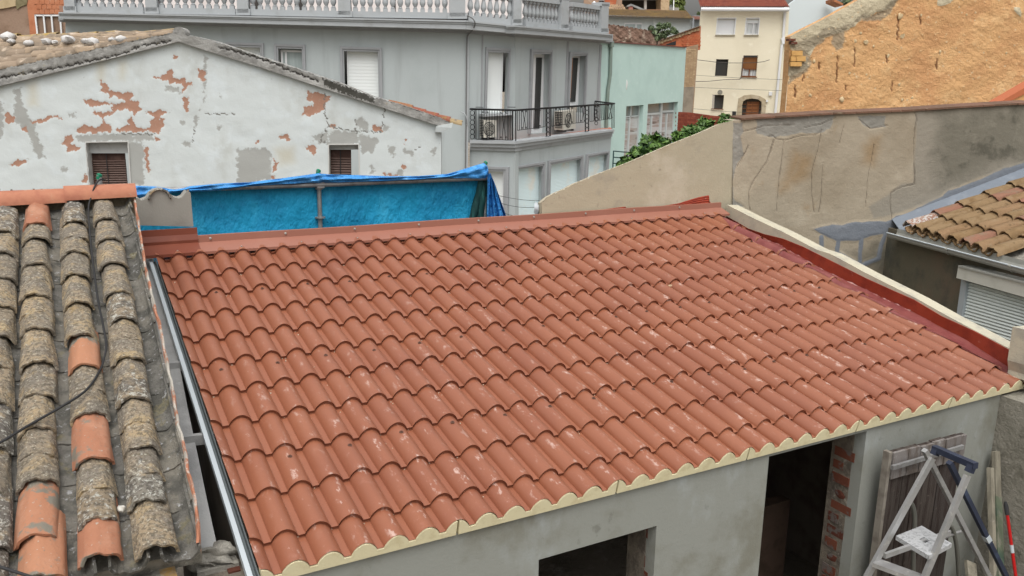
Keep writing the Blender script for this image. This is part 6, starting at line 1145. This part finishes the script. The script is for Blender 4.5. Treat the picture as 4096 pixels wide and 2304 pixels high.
for r_ in range(26):
    y0 = 545+r_*16; xa = 402-(y0-520)*.075+(6 if r_ % 2 else 0)
    for c in range(4):
        x0 = xa+c*29; slab(tb, TP, xf(km, [(x0, y0-.5*c), (x0+26, y0-.5*c), (x0+25, y0+13-.5*c), (x0-1, y0+13-.5*c)]), .02+.015*((r_+c) % 3)/2, .05, m_tb, 'brick')
slab(tb, TP, xf(km, [(370, 965), (490, 955), (462, 1300), (340, 1300)]), .07, .06, mk('grey brown render patch', (.27, .23, .18), [('noise', (.2, .17, .13), 2, .45, .7)]), 'render_patch')
rb, RPl = block('red_brick_wall', 'low dark red brick wall below the cream house behind the bush', 34, 118, [(2705, 447), (2770, 451), (2850, 462), (2945, 473), (3010, 480), (3010, 700), (2690, 700)], mk('dark red brickwork', (.2, .05, .03), [('noise', (.25, .07, .045), 3, .45, .65)]), cat='wall')
ytop = interp([(2705, 449), (2770, 453), (2850, 464), (2945, 475), (3010, 482)]); m_rb = mk('dark red brick', (.23, .06, .035), [('rand', (.17, .04, .025), .1, .9), ('noise', (.3, .1, .07), 5, .58, .7)])
for r_ in range(14):
    for c in range(17):
        x0 = 2702+c*15+(7 if r_ % 2 else 0); y0 = ytop(x0)+r_*8.2
        if y0 > 580 or x0 > 2935: continue
        slab(rb, RPl, [(x0, y0), (x0+14, y0+1.2), (x0+14, y0+8.2), (x0, y0+7)], .015+.01*((r_*3+c) % 4)/3, .04, m_rb, 'brick')
pb_, _ = block('pale_blue_house', 'pale blue rendered side wall right of the cream house', 58, 118, [(3140, 30), (3206, -20), (3340, -20), (3352, 8), (3400, 40), (3400, 300), (3120, 300)], mk('pale blue render', (.587, .65, .663), [('noise', (.625, .625, .525), .5, .58, .7, {'st': (1, 1, .2)})]))
m_dl = mleaf('dark hill leaf', (.04, .06, .02), (.1, .13, .05), (.02, .035, .015)); tr = thing('hill_tree', atd(3390, 20, 60)*[1, 1, 0]+[0, 0, GZ], 'dark green tree top showing above the ochre wall', 'tree'); leafy(tr, 'crown', m_dl, [(atd(x, y, 60), r_) for x, y, r_ in ((3372, 18, .5), (3395, 5, .6), (3415, -5, .6), (3385, 25, .4))], 60, .22, 2)
mb = MB(); p = atd(3392, 20, 60); mb.tube([p*[1, 1, 0]+[0, 0, GZ], p], .15, 8); part(mb, 'trunk', m_dark, tr)
mb = MB(); HP = wall(atd(3355, 6, 56), 118); mb.prism([HP(*p) for p in ((3336, -6), (3372, 14), (3374, 22), (3336, 6))], -HP.n*1.5); single(mb, 'small_roof', mk('orange tile roof', (.42, .17, .08), [('noise', (.28, .12, .06), 4, .5, .65)]), 'corner of an orange tiled roof above the pale blue wall', 'roof')
# half built shack on the hill top
sk, KP = block('hill_house', 'half built brick house with a dark open storey on the hill top', 92, 118, xf(tq, [(280, -60), (930, -60), (930, 230), (280, 230)]), mk('hill house masonry', (.36, .24, .17), [('noise', (.3, .2, .14), .5, .45, .65), ('noise', (.45, .34, .25), 1, .55, .7)]))
slab(sk, KP, xf(tq, [(640, -60), (846, -60), (820, 92), (640, 98)]), .1, .2, m_ob, 'brick_panel'); slab(sk, KP, xf(tq, [(930, -60), (1595, -60), (1595, 180), (930, 180)]), -3, .2, mk('dark interior', (.05, .045, .04)), 'back_wall'); slab(sk, KP, xf(tq, [(930, 160), (1595, 160), (1600, 330), (930, 330)]), .0, .4, mk('rust parapet', (.3, .13, .08)), 'parapet')
slab(sk, KP, xf(tq, [(1592, -60), (1740, -60), (1730, 240), (1700, 330), (1592, 330)]), 0, 3, m_tb, 'stone_pier'); slab(sk, KP, xf(tq, [(1312, -60), (1352, -60), (1350, 160), (1310, 160)]), -.5, .4, mk('pale column', (.5, .48, .44)), 'column'); slab(sk, KP, xf(tq, [(930, -70), (1595, -70), (1595, -40), (930, -40)]), 0, 3.2, m_conc, 'slab')
sr, QP = block('small_tile_roof_house', 'small house with old tiled roof and concrete rake below the hill house', 78, 118, xf(tq, [(620, 190), (1500, 235), (1500, 330), (620, 330)]), m_tb)
slab(sr, QP, xf(tq, [(1112, 108), (1500, 238), (1380, 245), (1115, 245)]), .2, .2, m_dark, 'opening_shade'); slab(sr, QP, xf(tq, [(1010, 98), (1082, 62), (1500, 232), (1400, 236), (1090, 98), (1020, 118)]), .5, 1, m_conc, 'rake'); slab(sr, QP, xf(tq, [(1046, 96), (1117, 100), (1117, 240), (1046, 240)]), .4, .5, mk('pink pillar', (.45, .2, .16)), 'pillar')  # shadowed hollow under the rake painted as a dark sheet
mb = MB(); e0, e1 = QP(*tq(620, 205), .4), QP(*tq(1020, 212), .4); d = e1-e0
mb.grid([[e0+d*i/(12*6)+(-QP.n*3+UPZ*.8)*t/4+UPZ*(.1*(t % 1 > 0)+.13*abs(math.sin(math.pi*i/6))) for i in range(12*6+1)] for t in (0, .97, 1, 1.97, 2, 2.97, 3, 3.97, 4)]); part(mb, 'roof', mk('sandy roof tile', (.4, .28, .17), [('noise', (.22, .14, .09), 1.6, .45, .6)]), sr)
chm = thing('chimney', atd(*tq(588, 70), 70), 'small brick chimney with open top on the roof behind the balustrade', 'chimney'); KC = wall(ORG[chm], 118); mb = MB(); mb.holed([KC(*tq(*p)) for p in ((552, 12), (622, 12), (618, 135), (546, 135))], [[KC(*tq(*p)) for p in ((568, 20), (610, 20), (608, 62), (566, 62))]], -KC.n*.6); part(mb, 'stack', m_brick, chm); mb = MB(); mb.prism([KC(*tq(*p), .08) for p in ((545, 3), (630, 3), (630, 13), (545, 13))], -KC.n*.8); part(mb, 'cap', m_conc, chm); mb = MB(); mb.prism([KC(*tq(*p), -.5) for p in ((560, 15), (615, 15), (615, 70), (560, 70))], -KC.n*.05); part(mb, 'flue', m_dark, chm)
p = atd(*tq(452, 128), 70); fp = thing('flue_pipe', p, 'white metal flue pipe with a conical cap beside the brick chimney', 'chimney'); s_ = .2346*70/F; mb = MB(); mb.lathe(p, [(25*s_, -.5), (25*s_, 70*s_)], 12); part(mb, 'pipe', m_frame, fp, sm=40); mb = MB(); mb.lathe(p, [(27*s_, 74*s_), (32*s_, 80*s_), (24*s_, 92*s_), (2*s_, 103*s_)], 12); part(mb, 'cap', m_frame, fp, sm=40)
htr = thing('hill_top_tree', atd(*tq(1850, 250), 100)*[1, 1, 0]+[0, 0, GZ], 'tall loose green tree against the white sky on the hill top', 'tree'); m_ht = mleaf('yellowish green leaf', (.09, .13, .03), (.2, .24, .07), (.05, .08, .02))  # leaf colour varies at random between darker and paler yellow green
leafy(htr, 'crown', m_ht, [(atd(*tq(X_, Y_), 100), r_*.2346*100/F) for X_, Y_, r_ in ((1780, 20, 70), (1860, 30, 80), (1930, 10, 60), (1970, 50, 35), (1850, 100, 55), (1930, 130, 40), (1960, 190, 35), (1930, 220, 30), (1800, -50, 90), (1900, -60, 90), (1910, 160, 40))], 95, .42, 8); mb = MB(); p = atd(*tq(1840, 0), 100); mb.tube([p*[1, 1, 0]+[0, 0, GZ], p], [.4, .15], 8); part(mb, 'trunk', m_wd, htr)
hb, _ = block('hill_hut', 'grey roadside hut under the hill top tree', 96, 118, xf(tq, [(1725, 125), (1900, 130), (1905, 330), (1725, 330)]), mk('hut grey', (.3, .29, .27), [('noise', (.22, .2, .17), 1, .45, .65)]))
mb = MB(); mb.tube([atd(*tq(1812, 0), 88), atd(*tq(1805, 330), 88)], .06, 6); single(mb, 'utility_pole', m_frame, 'thin pale pole standing before the hill top tree', 'pole')
cyp = thing('cypress', atd(*tq(2240, 250), 110)*[1, 1, 0]+[0, 0, GZ], 'small dark conifer tip at the left eave of the cream house', 'tree'); leafy(cyp, 'crown', m_dl, [(atd(*tq(X_, Y_), 110), r_*.2346*110/F) for X_, Y_, r_ in ((2235, 225, 20), (2240, 250, 28), (2250, 275, 34))], 60, .35, 9); mb = MB(); p = atd(*tq(2240, 262), 110); mb.tube([p*[1, 1, 0]+[0, 0, GZ], p], .15, 6); part(mb, 'trunk', m_dark, cyp)
# brick house at the top left corner
tl_, TPl = block('corner_brick_house', 'brown and orange house with a white barred window at the top left corner', 33, 113, [(-80, -90), (300, -90), (300, 330), (-80, 330)], mk('brown render', (.29, .2, .145), [('noise', (.22, .145, .1), 1.2, .42, .66), ('noise', (.33, .24, .18), 2, .52, .72)], bump=(12, .02)))
slab(tl_, TPl, xf(lq, [(-300, -400), (322, -400), (322, 122), (150, 160), (-300, 230)]), .06, .1, mk('straw coloured render', (.46, .36, .22), [('noise', (.38, .29, .17), 3, .45, .7)]), 'upper_render'); slab(tl_, TPl, xf(lq, [(326, -400), (560, -400), (556, 90), (420, 140), (350, 195), (326, 122)]), .04, .08, mk('mossy render', (.22, .19, .11), [('noise', (.15, .13, .07), 4, .45, .65)]), 'mossy_render')
mb = MB(); mb.holed([TPl(*lq(*p), .08) for p in ((650, -400), (1480, -400), (1480, 900), (620, 900), (610, 600), (560, 110))], [[TPl(*lq(*p), .08) for p in ((712, 300), (1470, 300), (1475, 880), (790, 880))]], -TPl.n*.12); part(mb, 'brick_face', mk('orange clay block', (.47, .19, .1), [('noise', (.4, .15, .075), 2.5, .45, .65), ('noise', (.52, .27, .17), 5, .55, .7)], bump=(20, .01)), tl_)
for r_ in range(3):
    for c in range(6): x0 = 705+c*105+(50 if r_ % 2 else 0); slab(tl_, TPl, xf(lq, [(x0, -10+r_*100), (x0+100, -10+r_*100), (x0+100, 84+r_*100), (x0, 84+r_*100)]), .1+.012*((r_+c) % 2), .05, m_clay if False else bpy.data.materials['orange clay block'], 'clay_block')
slab(tl_, TPl, xf(lq, [(700, 290), (1480, 290), (1480, 900), (760, 900)]), -.12, .03, mk('grey louvre', (.13, .13, .125), [('noise', (.1, .09, .09), 2, .45, .7)], rough=.3), 'pane')
framebars(TPl, [(*lq(722, 310), *lq(790, 900)), (*lq(893, 312), *lq(950, 900)), (*lq(1055, 312), *lq(1108, 900)), (*lq(1232, 312), *lq(1280, 900)), (*lq(710, 318), *lq(1470, 318))], 6, .1, tl_)
